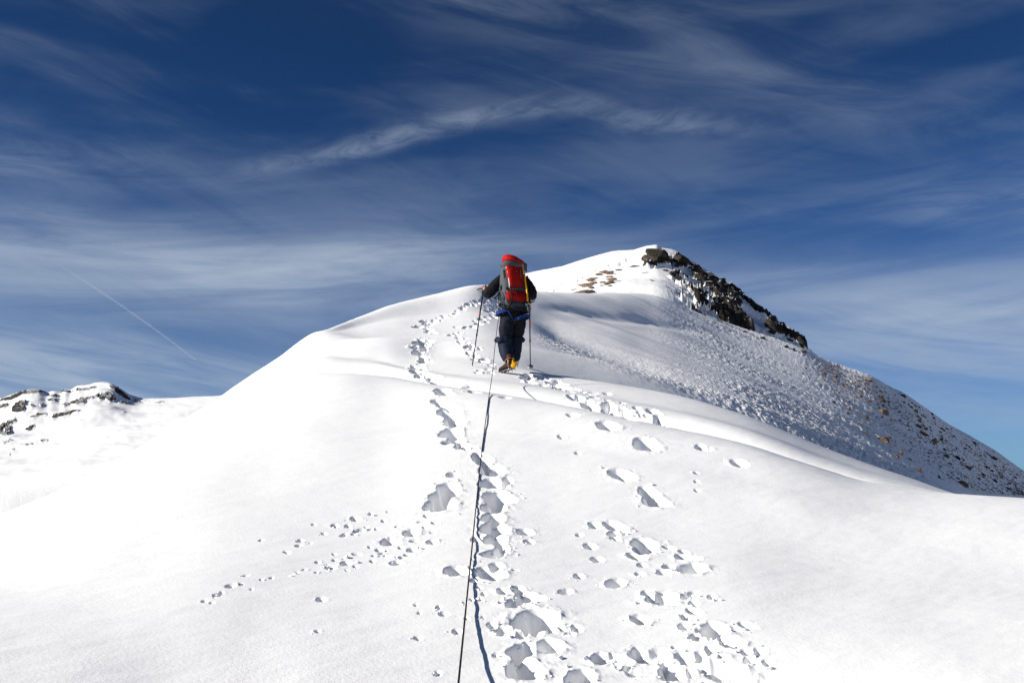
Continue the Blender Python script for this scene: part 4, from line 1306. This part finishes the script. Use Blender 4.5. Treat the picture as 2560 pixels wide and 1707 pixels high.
def soft_box(name, rings, mat, parent, n=28, power=3.2, wrinkle=0.006, seed=1, sub=4):
    """a stuffed fabric body lofted through rings (centre, half width vector, half depth vector)"""
    V, F = [], []
    R_ = []
    for i in range(len(rings) - 1):
        a, b = rings[i], rings[i + 1]
        for k in range(sub):
            t = k / sub
            R_.append([a[j].lerp(b[j], t) for j in range(3)])
    R_.append(list(rings[-1]))
    for c, hw, hd in R_:
        for k in range(n):
            an = 2 * math.pi * k / n
            cc, ss = math.cos(an), math.sin(an)
            r = (abs(cc) ** power + abs(ss) ** power) ** (-1 / power)
            V.append(c + hw * (cc * r) + hd * (ss * r))
    for i in range(len(R_) - 1):
        for k in range(n):
            k2 = (k + 1) % n
            F.append((i * n + k, i * n + k2, (i + 1) * n + k2, (i + 1) * n + k))
    F.append(tuple(range(n))[::-1]); F.append(tuple((len(R_) - 1) * n + k for k in range(n)))
    if wrinkle:
        cen = sum(V, Vector()) / len(V)
        P = np.array([v[:] for v in V])
        f = fbm(P[:, 0] * 14 + seed, P[:, 2] * 16 + P[:, 1] * 9, 3, seed, 0.55)
        V = [v + (v - cen).normalized() * float(wrinkle * g) for v, g in zip(V, f)]
    return link_mesh(name, V, F, mat, parent)


# the climber faces up the ridge and a little to the left; YAW turns pack and hips
YAW = R(29)
AX = Vector((math.cos(YAW), math.sin(YAW), 0))          # across the back, towards his right
AY = Vector((-math.sin(YAW), math.cos(YAW), 0))         # his forward direction
AZ = Vector((0, 0, 1))

person = empty('person', FP)
tag(person, 'climber in black jacket and navy trousers walking up the snow ridge with two poles', 'person')

pelvis = C(1286, 790, .06); waist = C(1287, 752, .10); chest = C(1284, 705, .17); neck = C(1283, 671, .26); headb = C(1283, 660, .30)
headc = C(1284, 647, .33); headt = C(1285, 636, .33)
shL = C(1259, 684, .16); elL = C(1220, 729, .10); wrL = C(1212, 722, .30)
shR = C(1316, 692, .22); elR = C(1337, 729, .16); wrR = C(1335, 737, .40)
hipL = C(1270, 800, .02); knL = C(1266, 842, .06); anL = C(1278, 902, -.06)
hipR = C(1300, 802, .08); knR = C(1293, 842, .20); anR = C(1287, 903, .16)
nodes = [pelvis, waist, chest, neck, headb, headc, headt, shL, elL, wrL, shR, elR, wrR, hipL, knL, anL, hipR, knR, anR]
edges = [(0, 1), (1, 2), (2, 3), (3, 4), (4, 5), (5, 6), (2, 7), (7, 8), (8, 9), (2, 10), (10, 11), (11, 12), (0, 13), (13, 14), (14, 15), (0, 16), (16, 17), (17, 18)]
radii = [(.12, .11), (.12, .10), (.15, .11), .052, .06, (.082, .10), (.06, .07), .065, .045, .03, .065, .045, .03, .085, .045, .022, .085, .045, .022]
# feet
toeL = C(1258, 927, .02); toeR = C(1287, 903, .40)
nodes += [toeL, toeR]; edges += [(15, 19), (18, 20)]; radii += [.022, .022]


def hand(n0, wrist, palm, side, curl):
    """palm, four fingers of different length bent round the grip, and a thumb"""
    P, E, Rr = [palm], [(n0, -1)], [(.036, .018)]
    fwd = (palm - wrist).normalized()
    sd = side.normalized()
    for k, (off, ln) in enumerate(((-.030, .066), (-.010, .074), (.010, .070), (.029, .056))):
        b = palm + sd * off + fwd * .03
        m = b + fwd * (ln * .42) + curl * (ln * .22)
        t = m + fwd * (-ln * .05) + curl * (ln * .52)
        P += [b, m, t]
        i = len(P)
        E += [(0, i - 3), (i - 3, i - 2), (i - 2, i - 1)]
        Rr += [.010, .009, .0075]
    b = palm - sd * .032; m = b + curl * .03 + fwd * .012; t = m + curl * .024 + fwd * .016
    P += [b, m, t]; i = len(P); E += [(0, i - 3), (i - 3, i - 2), (i - 2, i - 1)]; Rr += [.012, .010, .008]
    return P, E, Rr


gripL_top = C(1210, 712, .40); gripR_top = C(1328, 738, .52)
for wi, grip, sgn in ((9, gripL_top, -1), (12, gripR_top, 1)):
    palm = grip + Vector((-.01 * sgn, -.045, -.025))
    P, E, Rr = hand(wi, nodes[wi], palm, Vector((0, 0, 1)), Vector((-.9 * sgn, .35, 0)))
    base = len(nodes)
    nodes += P; radii += Rr
    for a, b in E:
        if b == -1: edges.append((wi, base))
        else: edges.append((base + a, base + b))
body = skin_body('body', nodes, edges, radii, skin_m, person, 2)

# face and hair (he looks up the ridge, away from us)
nose = link_mesh('nose', [headc + AY * .105 + v for v in (Vector((-.014, 0, -.02)), Vector((.014, 0, -.02)), Vector((0, .022, -.018)), Vector((0, -.004, .03)))],
                 [(0, 1, 2), (0, 2, 3), (1, 3, 2), (0, 3, 1)], skin_m, person)


def ball(name, c, s, mat, parent, sub=3, cutz=None):
    bm = bmesh.new(); bmesh.ops.create_icosphere(bm, subdivisions=sub, radius=1)
    for v in bm.verts: v.co = Vector((v.co.x * s[0], v.co.y * s[1], v.co.z * s[2]))
    if cutz is not None:
        bmesh.ops.bisect_plane(bm, geom=bm.verts[:] + bm.edges[:] + bm.faces[:], plane_co=(0, 0, cutz), plane_no=(0, 0, 1), clear_inner=True)
    me = bpy.data.meshes.new(name); bm.to_mesh(me); bm.free()
    me.polygons.foreach_set('use_smooth', np.ones(len(me.polygons), bool)); me.materials.append(mat)
    o = bpy.data.objects.new(name, me); col.objects.link(o); o.parent = parent; o.location = c
    return o


for s in (-1, 1):
    ball('eye', headc + AY * .088 + AX * (.03 * s) + AZ * .005, (.012, .010, .009), white_m, person, 2)
    ball('ear', headc + AX * (.082 * s) - AZ * .01, (.010, .018, .030), skin_m, person, 2)
ball('mouth', headc + AY * .090 - AZ * .05, (.022, .008, .007), plain_mat('lips', (.3, .09, .08), .5), person, 2)
ball('hair', headc - AY * .012 + AZ * .012, (.094, .108, .105), hair_m, person, 3, -0.03)

# clothing
jn = [waist + AZ * -.06, waist, chest, neck + AZ * -.035, shL, (shL + elL) * .5 + Vector((-.0, 0, 0)), elL, (elL + wrL) * .5, wrL + (elL - wrL) * .12,
      shR, (shR + elR) * .5 + Vector((.01, 0, 0)), elR, (elR + wrR) * .5, wrR + (elR - wrR) * .12]
je = [(0, 1), (1, 2), (2, 3), (2, 4), (4, 5), (5, 6), (6, 7), (7, 8), (2, 9), (9, 10), (10, 11), (11, 12), (12, 13)]
jr = [(.165, .14), (.165, .135), (.18, .14), .085, (.098, .098), (.098, .098), (.086, .09), .072, .052, (.098, .098), (.090, .090), (.084, .084), .066, .052]
jacket = skin_body('jacket', jn, je, jr, jacket_m, person, 3, 1, wrinkle=.018, wscale=10)
for w_, e_ in ((wrL, elL), (wrR, elR)):
    d_ = (e_ - w_).normalized()
    tube('cuff', [w_ + d_ * .01, w_ + d_ * .03, w_ + d_ * .05], [.043, .048, .046], black_m, person, 14)
tn = [waist + AZ * -.03, pelvis, hipL, (hipL + knL) * .5, knL + AZ * .03, hipR, (hipR + knR) * .5, knR + AZ * .03]
trousers = skin_body('trousers', [tn[0], tn[1] + AZ * .02, C(1270, 796, .03), C(1268, 815, .03), C(1266, 848, .05), C(1304, 795, .08), C(1298, 815, .12), C(1292, 848, .18)],
                     [(0, 1), (1, 2), (2, 3), (3, 4), (1, 5), (5, 6), (6, 7)],
                     [(.185, .14), (.205, .15), (.122, .125), (.120, .12), (.108, .108), (.122, .125), (.122, .12), (.100, .105)], trouser_m, person, 3, 1, wrinkle=.022, wscale=10)
for nm, pts, rad in (('gaiter', [C(1265, 838, .05), C(1265, 852, .05), C(1267, 870, .05), C(1270, 888, .0), C(1277, 903, -.07)], [.125, .116, .112, .104, .082]),
                     ('gaiter', [C(1292, 838, .17), C(1292, 852, .17), C(1291, 870, .17), C(1290, 888, .18), C(1289, 904, .18)], [.115, .108, .106, .096, .074])):
    g = skin_body(nm, pts, [(i, i + 1) for i in range(4)], rad, gaiter_m, person, 3, 0, wrinkle=.020, wscale=10)
# loose gaiter tops: flared hems and pockets
for c, r0, dx in ((C(1264, 846, .03), .122, -.02), (C(1293, 845, .15), .108, .02)):
    V, F = [], []
    n = 36
    for j, (dz, k) in enumerate(((.035, .88), (.012, 1.02), (-.02, 1.10), (-.05, 1.0))):
        for i in range(n):
            a = 2 * math.pi * i / n
            r = r0 * k * (1 + .05 * math.sin(5 * a + c.x * 9) + .03 * math.sin(9 * a))
            V.append(c + Vector((r * math.cos(a) + dx * (k - .88) * 4, r * math.sin(a) * .9, dz + .012 * math.sin(3 * a))))
    for j in range(3):
        for i in range(n):
            F.append((j * n + i, j * n + (i + 1) % n, (j + 1) * n + (i + 1) % n, (j + 1) * n + i))
    link_mesh('gaiter_hem', V, F, gaiter_m, person)


def boot(heel, toe, name='boot'):
    """lofted boot: sole line from heel to toe, shaft rising from the heel"""
    ax = (toe - heel); L_ = ax.length; ax.normalize()
    sd = ax.cross(AZ).normalized(); up = sd.cross(ax).normalized()
    def at(a, z, w): return heel + ax * (a * L_) + up * z
    rings = []
    for a, w, h in ((-.10, .020, .05), (-.07, .036, .075), (0.02, .043, .10), (.2, .044, .12), (.38, .043, .10), (.55, .048, .075), (.75, .052, .062), (.92, .042, .05), (1.0, .022, .035)):
        rings.append((at(a, h * .5 + .012, w), sd * w, up * (h * .5)))
    bt = soft_box(name, rings, boot_m, person, 20, 2.6, .002, 3, 3)
    shaft = tube(name, [at(.08, .06, 0), at(.08, .12, 0) - ax * .003, at(.07, .17, 0), at(.06, .21, 0)], [.046, .050, .053, .055], boot_m, None, 18)
    sole = soft_box('s', [(at(a, .006, w), sd * (w + .005), up * .010) for a, w in ((-.10, .02), (-.07, .038), (.1, .045), (.4, .042), (.7, .054), (.92, .044), (1.0, .024))], black_m, None, 16, 3, 0, 1, 3)
    bt.parent = None
    o = merge('boot', [bt, shaft, sole], person)
    return o, at, sd, up, ax, L_


hL, tL = C(1283, 921, -.16), C(1254, 931, .03)
tL = hL + (tL - hL).normalized() * .27
hR, tR = C(1290, 912, .22), C(1286, 903, .48)
tR = hR + (tR - hR).normalized() * .28


def crampon(heel, toe, label):
    ax = (toe - heel); L_ = ax.length; ax.normalize(); sd = ax.cross(AZ).normalized(); up = sd.cross(ax).normalized()
    def W(a, s, z): return heel + ax * (a * L_) + sd * s + up * z
    root = empty('crampon', FP + heel)
    tag(root, label, 'crampon', 'crampons strapped under the boots')
    sh = lambda v: v - heel
    fr = []
    for s in (-.042, .042):
        fr.append(tube('f', [sh(W(-.08, s * .7, -.006)), sh(W(.1, s, -.006)), sh(W(.35, s * .9, -.006)), sh(W(.7, s * 1.15, -.006)), sh(W(.95, s * .6, -.006))], (.004), metal_m, None, 6))
    for a in (-.08, .2, .6, .95):
        fr.append(tube('f', [sh(W(a, -.04, -.006)), sh(W(a, .04, -.006))], .004, metal_m, None, 6))
    merge('frame', fr, root)
    for a in (-.06, .18, .5, .75, .98):
        for s in (-.045, .045):
            t = (sh(W(a, s, -.006)), sh(W(a + (.06 if a > .9 else 0), s * 1.1, -.045)))
            tube('point', t, [.006, .001], metal_m, root, 6)
    tube('front_bail', [sh(W(.9, -.05, .0)), sh(W(1.0, -.035, .03)), sh(W(1.05, 0, .035)), sh(W(1.0, .035, .03)), sh(W(.9, .05, .0))], .004, metal_m, root, 8)
    hp = merge('heel_cup', [tube('h', [sh(W(-.12, 0, .000)), sh(W(-.135, 0, .022)), sh(W(-.135, 0, .048)), sh(W(-.12, 0, .070))], [(.030, .012), (.042, .014), (.042, .014), (.030, .010)], yellow_m, None, 16)], root)
    tube('heel_lever', [sh(W(-.13, .0, .06)), sh(W(-.13, .0, .10)), sh(W(-.10, .006, .145)), sh(W(-.08, .01, .155))], [(.014, .008), (.016, .008), (.018, .010), (.012, .010)], yellow_m, root, 10)
    strap = [sh(W(.06 + .22 * t, .058 * math.cos(t * math.pi) * 1.0, .125 - .02 * math.sin(t * math.pi))) for t in np.linspace(-.25, 1.25, 12)]
    st1 = [sh(W(-.10, .03, .15)), sh(W(.0, .062, .148)), sh(W(.15, .066, .135)), sh(W(.32, .05, .12)), sh(W(.38, 0, .118)), sh(W(.32, -.05, .12)), sh(W(.12, -.064, .135)), sh(W(-.04, -.058, .148)), sh(W(-.10, -.02, .15))]
    tube('ankle_strap', st1, (.004, .011), orange_m, root, 8)
    st2 = [sh(W(.05, .05, -.004)), sh(W(.03, .062, .05)), sh(W(.0, .064, .10)), sh(W(-.03, .06, .142))]
    tube('side_bail', st2, .0045, metal_m, root, 8)
    st3 = [sh(W(.05, -.05, -.004)), sh(W(.03, -.062, .05)), sh(W(.0, -.064, .10)), sh(W(-.03, -.06, .142))]
    tube('side_bail', st3, .0045, metal_m, root, 8)
    return root


boot(hL, tL); boot(hR, tR)
crampon(hL, tL, 'steel crampon with yellow heel clip under the near left boot')
crampon(hR, tR, 'steel crampon under the far right boot, half hidden behind the left leg')

# harness: belt and two blue leg loops
harness = empty('climbing_harness', FP)
tag(harness, 'blue climbing harness with leg loops worn around hips over navy trousers', 'harness')


def belt(name, pts, w, t, mat, parent, closed=False):
    """a webbing strap: flat band following points, w wide along up, t thick"""
    return tube(name, pts, (t, w), mat, parent, 10)


def loop(c, rx, ry, tilt, n=30, rot=0.0):
    out = []
    for i in range(n + 1):
        a = 2 * math.pi * i / n
        x, y = rx * math.cos(a), ry * math.sin(a)
        out.append(c + Vector((x * math.cos(rot) - y * math.sin(rot), x * math.sin(rot) + y * math.cos(rot), tilt(x, y))))
    return out


def ribbon(name, pts, w, t, mat, parent, updir=Vector((0, 0, 1)), centre=None):
    """strap whose width stays along updir; thickness outwards from centre"""
    V, F = [], []
    for p in pts:
        o_ = (p - centre); o_ -= updir * o_.dot(updir); o_.normalize()
        for a, b in ((-1, 0), (1, 0), (1, 1), (-1, 1)):
            V.append(p + updir * (a * w) + o_ * (b * t))
    n = len(pts)
    for i in range(n - 1):
        for k in range(4):
            F.append((i * 4 + k, i * 4 + (k + 1) % 4, (i + 1) * 4 + (k + 1) % 4, (i + 1) * 4 + k))
    return link_mesh(name, V, F, mat, parent, smooth=False)


pc = pelvis + AZ * .07
ribbon('waist_belt', loop(pc + AZ * .03, .222, .178, lambda x, y: 0.0), .026, .012, black_m, harness, centre=pc)
lc = C(1267, 779, .03)
ribbon('leg_loop', loop(lc + Vector((0, 0, .03)), .142, .15, lambda x, y: .035 * (x / .14)), .030, .010, blue_m, harness, centre=lc)
rc = C(1304, 797, .08)
ribbon('leg_loop', loop(rc + Vector((0, 0, .0)), .138, .155, lambda x, y: .045 * (x / .14) + .02), .024, .010, blue_m, harness, centre=rc)
s0 = C(1277, 776, -.12)
for a, b in ((C(1273, 772, -.14), C(1287, 796, -.13)), (C(1258, 772, -.10), C(1262, 780, -.11))):
    tube('riser', [a, (a + b) * .5 + Vector((0, -.02, 0)), b], (.005, .018), blue_m, harness, 8)


def carabiner(c, s, rot, parent, mat, name='carabiner'):
    pts = []
    for i in range(17):
        a = 2 * math.pi * i / 16
        x, z = .5 * s * math.sin(a) * (1.15 if math.cos(a) > 0 else .85), s * math.cos(a)
        pts.append(c + Vector((x * math.cos(rot), x * math.sin(rot), z)))
    return tube(name, pts, .0045, mat, parent, 6, cap=False)


for px_, py_, s_, rt, m_ in ((1250, 758, .045, .4, metal_m), (1254, 760, .05, -.2, black_m), (1258, 761, .045, .6, metal_m), (1263, 762, .05, .1, black_m), (1249, 748, .035, .9, metal_m), (1257, 747, .03, 0.2, metal_m),
                         (1322, 759, .045, .3, black_m), (1326, 763, .05, .6, metal_m), (1328, 766, .045, .1, black_m)):
    carabiner(C(px_, py_, -.08), s_, rt, harness, m_)
tube('sling', [C(1250, 722, -.03), C(1246, 731, -.05), C(1240, 738, -.06), C(1236, 739, -.06), C(1241, 735, -.05)], .008, black_m, harness, 8)
tube('gear_loop', [C(1251, 722, -.05), C(1248, 735, -.08), C(1249, 752, -.10), C(1255, 762, -.10)], .009, black_m, harness, 8)
tube('gear_loop', [C(1320, 752, .0), C(1328, 762, -.04), C(1330, 768, -.03), C(1324, 764, .0)], .006, black_m, harness, 8)

# ------------------------------------------------------------------ rucksack
pack = empty('backpack', FP)
tag(pack, 'tall red and grey mountaineering rucksack on the climber\'s back with an ice axe strapped on', 'backpack')


def K(px, py, out=0.0):
    """point on the pack: pixel and distance out from the back plane (towards the viewer, along -AY)"""
    t = (934 - py) * MPX
    lean = .12 + (t - 1.0) * .22                # the pack leans forward with the back
    X_ = (px - 1284) * MPX
    yy = lean + math.tan(YAW) * (X_ - out * math.sin(YAW)) - out * math.cos(YAW)
    return C(px, py, yy)


def rg(px, py, wpx, depth, out):
    c = K(px, py, out)
    return (c, AX * (wpx * .5 * MPX / math.cos(YAW)), AY * depth)


main = soft_box('main_bag', [rg(1291, 764, 44, .08, .10), rg(1292, 757, 56, .105, .11), rg(1290, 745, 58, .115, .12), rg(1286, 728, 58, .12, .12), rg(1284, 700, 58, .12, .12), rg(1284, 675, 56, .115, .12), rg(1285, 655, 52, .105, .11)],
                grey_m, pack, 36, 3.0, .008, 4)
soft_box('front_panel', [rg(1297, 713.5, 37, .030, .215), rg(1296, 708, 40, .040, .225), rg(1295, 695, 42, .046, .235), rg(1292.5, 680, 42, .046, .235), rg(1290.5, 665, 43, .042, .225), rg(1289, 655, 42, .03, .21)],
         red_m, pack, 30, 3.2, .008, 8)
soft_box('bottom_compartment', [rg(1297, 751, 40, .025, .20), rg(1296, 746, 46, .045, .225), rg(1295, 735, 50, .055, .24), rg(1294, 726, 50, .05, .235), rg(1294.5, 719.5, 46, .03, .215)],
         dred_m, pack, 30, 3.0, .010, 12)
soft_box('pack_base', [rg(1298, 767.5, 34, .05, .13), rg(1299, 764, 42, .08, .15), rg(1298.5, 757, 47, .09, .165), rg(1297.5, 750, 48, .085, .165)],
         dgrey_m, pack, 30, 3.0, .006, 15)
bs = ribbon('compression_band', [K(1273 + k * 4.3, 715.5 - .3 * k, .262 - .0006 * (k - 5) ** 2) for k in range(11)], .020, .010, dgrey_m, pack, centre=K(1294, 716, 0))
for k in range(6):
    tube('band_loop', [K(1280 + k * 6, 712.5, .278), K(1280 + k * 6, 717.5, .278)], .006, grey_m, bs, 6)
lid = soft_box('lid', [rg(1288, 662, 54, .08, .12), rg(1288, 659, 62, .125, .13), rg(1287.5, 653, 64, .14, .14), rg(1287, 647, 62, .14, .135)], grey_m, pack, 32, 2.8, .010, 21)
lt = soft_box('lid_top', [(K(1288, 648, .14), AX * .185 + AZ * -.035, AY * .14), (K(1288.5, 642.5, .14), AX * .185 + AZ * -.050, AY * .145), (K(1289, 637.5, .13), AX * .165 + AZ * -.058, AY * .13), (K(1287, 633.5, .12), AX * .12 + AZ * -.045, AY * .10), (K(1284.5, 631.8, .12), AX * .05 + AZ * -.018, AY * .05)],
              red_m, lid, 32, 2.6, .010, 25)
soft_box('rolled_collar', [(K(1261, 650, .06), AZ * .03, AX * .02), (K(1262, 646, .08), AZ * .045, AX * .03), (K(1267, 642, .14), AZ * .05, AX * .035), (K(1273, 641, .2), AZ * .04, AX * .03)], grey_m, pack, 16, 2.2, .006, 29)
# side pockets and straps on the lit left side
soft_box('side_pocket', [rg(1262, 748, 12, .07, .08), rg(1262, 742, 18, .09, .09), rg(1261, 728, 20, .09, .09), rg(1262, 716, 17, .07, .09), rg(1263, 708, 12, .05, .09)], dgrey_m, pack, 20, 2.4, .012, 31)
soft_box('side_pocket', [rg(1322, 748, 12, .06, .10), rg(1322, 740, 16, .08, .10), rg(1321, 725, 16, .08, .10), rg(1320, 712, 12, .05, .10)], black_m, pack, 20, 2.4, .010, 33)
tube('side_strap', [K(1265, 657, .15), K(1264, 668, .19), K(1265.5, 682, .20), K(1268, 700, .20), K(1271, 715, .22)], [(.018, .010)] + [(.024, .010)] * 3 + [(.018, .008)], black_m, pack, 8)
tube('piping', [K(1268, 655, .20), K(1271.5, 668, .235), K(1274.5, 685, .245), K(1276.5, 700, .245), K(1277, 713, .23)], .008, white_m, pack, 6)
tube('shoulder_strap', [K(1264, 661, .08), K(1258, 668, .04), K(1254, 678, .00), K(1254, 692, -.02)], (.010, .026), red_m, pack, 8)
tube('load_strap', [K(1262, 668, .12), K(1259, 674, .11), K(1259, 680, .10)], (.008, .020), white_m, pack, 8)
tube('load_strap', [K(1257, 702, .10), K(1253, 708, .12), K(1251, 714, .12), K(1256, 716, .13)], (.010, .018), grey_m, pack, 8)
tube('hip_belt', [K(1252, 752, .02), K(1256, 760, .10), K(1264, 765, .16), K(1276, 764, .20)], (.012, .030), black_m, pack, 8)
tube('base_strap', [K(1272, 766, .20), K(1276, 758, .25), K(1281, 750, .27), K(1283, 744, .27)], (.024, .010), black_m, pack, 8)
tube('side_strap', [K(1262, 712, .14), K(1265, 724, .20), K(1268, 735, .22), K(1270, 746, .22), K(1275, 752, .23)], (.014, .008), grey_m, pack, 8)
for a, b in (((1257, 648), (1254, 652)), ((1319, 660), (1320, 668)), ((1322, 680), (1325, 688))):
    tube('buckle', [K(a[0], a[1], .10), K((a[0] + b[0]) / 2, (a[1] + b[1]) / 2, .12), K(b[0], b[1], .10)], (.014, .010), black_m, pack, 8)
tube('lid_strap', [K(1310, 640, .26), K(1311, 652, .285), K(1312.5, 664, .27), K(1313.5, 676, .28)], (.009, .004), orange_m, pack, 6)

tube('front_strap', [K(1306, 660, .285), K(1307, 675, .30), K(1309, 692, .30), K(1311, 708, .29)], (.010, .005), black_m, pack, 6)
tube('front_strap', [K(1281, 722, .285), K(1283, 735, .305), K(1285, 748, .29)], (.008, .005), black_m, pack, 6)
for a, b in (((1297, 667), (1297, 671)), ((1296, 725), (1296, 729)), ((1307, 668), (1307, 673)), ((1282, 728), (1282.5, 732))):
    tube('buckle', [K(a[0], a[1], .305), K(b[0], b[1], .31)], (.013, .008), black_m, pack, 8)
for s_ in (1270, 1314):
    tube('haul_loop', [K(s_, 655, .20), K(s_ + 3, 651, .24), K(s_ + 1, 648, .23)], (.008, .005), black_m, pack, 6)

# ice axe on the right edge of the pack
axe = empty('ice_axe', FP)
tag(axe, 'yellow shafted ice axe strapped upright to the right edge of the red rucksack', 'ice axe')
tube('shaft', [K(1315.8, 676, .27), K(1316.8, 686, .275), K(1318.5, 700, .285), K(1320.6, 714, .29), K(1322.4, 728, .295), K(1323.2, 740, .29), K(1323.3, 749, .28)],
     [(.013, .016)] * 6 + [(.012, .015)], yellow_m, axe, 14)
tube('spike', [K(1315.8, 676, .27), K(1315.0, 670, .265), K(1314.3, 662, .26)], [.011, .009, .003], metal_m, axe, 8)
hd = [tube('h', [K(1316, 751, .29), K(1322, 749, .29), K(1329, 749.5, .28), K(1336, 748.5, .26), K(1343, 745.5, .24)], [(.012, .006), (.018, .010), (.014, .007), (.010, .005), (.004, .003)], black_m, None, 8),
      tube('h', [K(1318, 755, .29), K(1324, 752, .29)], [(.022, .006), (.014, .008)], metal_m, None, 8)]
merge('head', hd, axe)
tube('wrist_loop', [K(1323, 750, .29), K(1328, 753, .29), K(1332, 753.5, .28), K(1330, 755.5, .28), K(1325, 754, .29)], .010, orange_m, axe, 8)


# ------------------------------------------------------------------ trekking poles
def pole(top, px_tip, py_tip, label, basket_up, lateral):
    tp, td = hit(px_tip, py_tip)
    tip = Vector((tp.x, tp.y, surf(tp.x, tp.y) - .03))
    topw = FP + top
    root = empty('trekking_pole', tip)
    tag(root, label, 'trekking pole', 'trekking poles')
    t = topw - tip
    def P(s): return t * s
    tube('shaft', [P(0.04), P(.40)], .0080, pole_m, root, 10)
    tube('shaft', [P(.40), P(.66)], .0100, pole_m, root, 10)
    tube('shaft', [P(.66), P(.93)], .0115, pole_m, root, 10)
    tube('tip', [P(0), P(.045)], [.003, .006], metal_m, root, 8)
    tube('lock', [P(.395), P(.425)], .0125, pole_m, root, 10)
    tube('lock', [P(.645), P(.68)], .0140, polered_m, root, 10)
    tube('grip', [P(.90), P(.94), P(.98), P(1.0), P(1.015)], [.014, .017, .016, .021, .012], black_m, root, 12)
    if basket_up:
        c = P(basket_up); n = 20; V = []; F = []
        ax = t.normalized(); a = ax.cross(Vector((0, 1, 0))).normalized(); b = ax.cross(a)
        for j, (r, z) in enumerate(((.010, .006), (.045, .002), (.048, -.002), (.045, -.004), (.010, -.004))):
            for i in range(n):
                an = 2 * math.pi * i / n
                V.append(c + a * (r * math.cos(an)) + b * (r * math.sin(an)) + ax * z)
        for j in range(4):
            for i in range(n): F.append((j * n + i, j * n + (i + 1) % n, (j + 1) * n + (i + 1) % n, (j + 1) * n + i))
        link_mesh('basket', V, F, metal_m, root)
    g = P(.97)
    tube('strap', [g, g + lateral * .5 + AZ * .01, g + lateral + AZ * -.015, g + lateral * .6 + AZ * -.03, g + AZ * -.04], (.009, .003), black_m, root, 6)
    return root


pole(gripL_top + Vector((0, 0, .02)), 1179.5, 918, 'black trekking pole held in the left hand, slanting down to the left', 0, Vector((-.10, -.03, 0)))
pole(gripR_top + Vector((0, 0, .02)), 1326, 918, 'black trekking pole standing right of the climber with a pale basket', .045, Vector((.05, -.03, 0)))

# ------------------------------------------------------------------ rope from his harness down to the photographer
def rope_pts():
    out = []
    P0 = FP + C(1252, 770, -.10)
    ctl = [P0, FP + C(1247, 800, -.22), FP + C(1240, 850, -.60)]
    for px, py, lift in ((1232.5, 925, .10), (1221, 1000, .022), (1211.5, 1070, .006), (1203, 1143, .001), (1194, 1225, .001), (1186, 1306, .002), (1178, 1390, .008), (1169.5, 1469, .018), (1158, 1590, .036), (1146, 1707, .06)):
        # a point 'lift' above the snow seen in that direction
        th, v = px2tv(px, py); th, v = float(th), float(v)
        best = None
        for d in np.linspace(2.6, 13.4, 1400):
            gap = EYE + v * d - float(0)
            best = None
            break
        dsc = np.linspace(2.4, 13.6, 1200)
        z = np.array([surf(math.sin(th) * q, math.cos(th) * q) for q in dsc])
        g = EYE + v * dsc - z - lift
        i = int(np.argmax(g < 0)) if (g < 0).any() else len(dsc) - 1
        if py < 960: i = int(np.argmin(np.abs(dsc - 12.35)))
        d = dsc[i]
        ctl.append(Vector((math.sin(th) * d, math.cos(th) * d, EYE + v * d)))
    ctl.append(Vector((-.16, 2.2, surf(-.16, 2.2) + .30)))
    ctl.append(Vector((-.12, .9, surf(-.12, .9) + .65)))
    # smooth
    P = np.array([c[:] for c in ctl])
    s = np.r_[0, np.cumsum(np.linalg.norm(np.diff(P, axis=0), axis=1))]
    q = np.linspace(0, s[-1], 220)
    Q = np.stack([np.interp(q, s, P[:, k]) for k in range(3)], -1)
    for _ in range(3):
        Q[1:-1] = .25 * Q[:-2] + .5 * Q[1:-1] + .25 * Q[2:]
        Q = np.stack([gauss_smooth(Q[:, k], 4) for k in range(3)], -1)
    Q[0] = P[0]
    for q in Q:
        q[2] = max(q[2], surf(q[0], q[1]) + .006)
    return [Vector(p) for p in Q]


rope = tube('climbing_rope', rope_pts(), .0042, rope_m, None, 8)
tag(rope, 'thin dark climbing rope running from the climber down over the snow towards the camera', 'rope')

# ------------------------------------------------------------------ vapour trail high up on the left
def contrail():
    D0 = 9000.0
    def at(px, py, dd):
        th, v = px2tv(px, py); return Vector((math.sin(th) * dd, math.cos(th) * dd, EYE + float(v) * dd))
    pts, rad = [], []
    a, b = (128, 650), (490, 900)
    for k in range(41):
        t = k / 40
        bend = math.sin(t * math.pi) * 5
        pts.append(at(a[0] + (b[0] - a[0]) * t + bend, a[1] + (b[1] - a[1]) * t - bend * .8, 8000 + 3500 * t)); rad.append(9 + 4 * t)
    m = bpy.data.materials.new('ice_vapour'); m.use_nodes = True; nt = m.node_tree; nt.nodes.clear()
    out = nt.nodes.new('ShaderNodeOutputMaterial'); vs = nt.nodes.new('ShaderNodeVolumePrincipled')
    vs.inputs['Color'].default_value = (1, 1, 1, 1); vs.inputs['Anisotropy'].default_value = 0.1
    vs.inputs['Density'].default_value = CON_DENS
    nt.links.new(vs.outputs[0], out.inputs['Volume'])
    # three stretches, thinner and thinner, as the trail spreads
    tc = nt.nodes.new('ShaderNodeTexCoord'); sp = nt.nodes.new('ShaderNodeSeparateXYZ'); mr = nt.nodes.new('ShaderNodeMapRange')
    nt.links.new(tc.outputs['Generated'], sp.inputs[0]); nt.links.new(sp.outputs['X'], mr.inputs[0])
    mr.inputs[1].default_value = 0.0; mr.inputs[2].default_value = 1.0; mr.inputs[3].default_value = CON_DENS; mr.inputs[4].default_value = 0.0
    nt.links.new(mr.outputs[0], vs.inputs['Density'])
    o = tube('vapour_trail', pts, rad, m, None, 14)
    tag(o, 'thin straight white aircraft vapour trail slanting across the lower left sky', 'vapour trail')


CON_DENS = 0.0042
contrail()
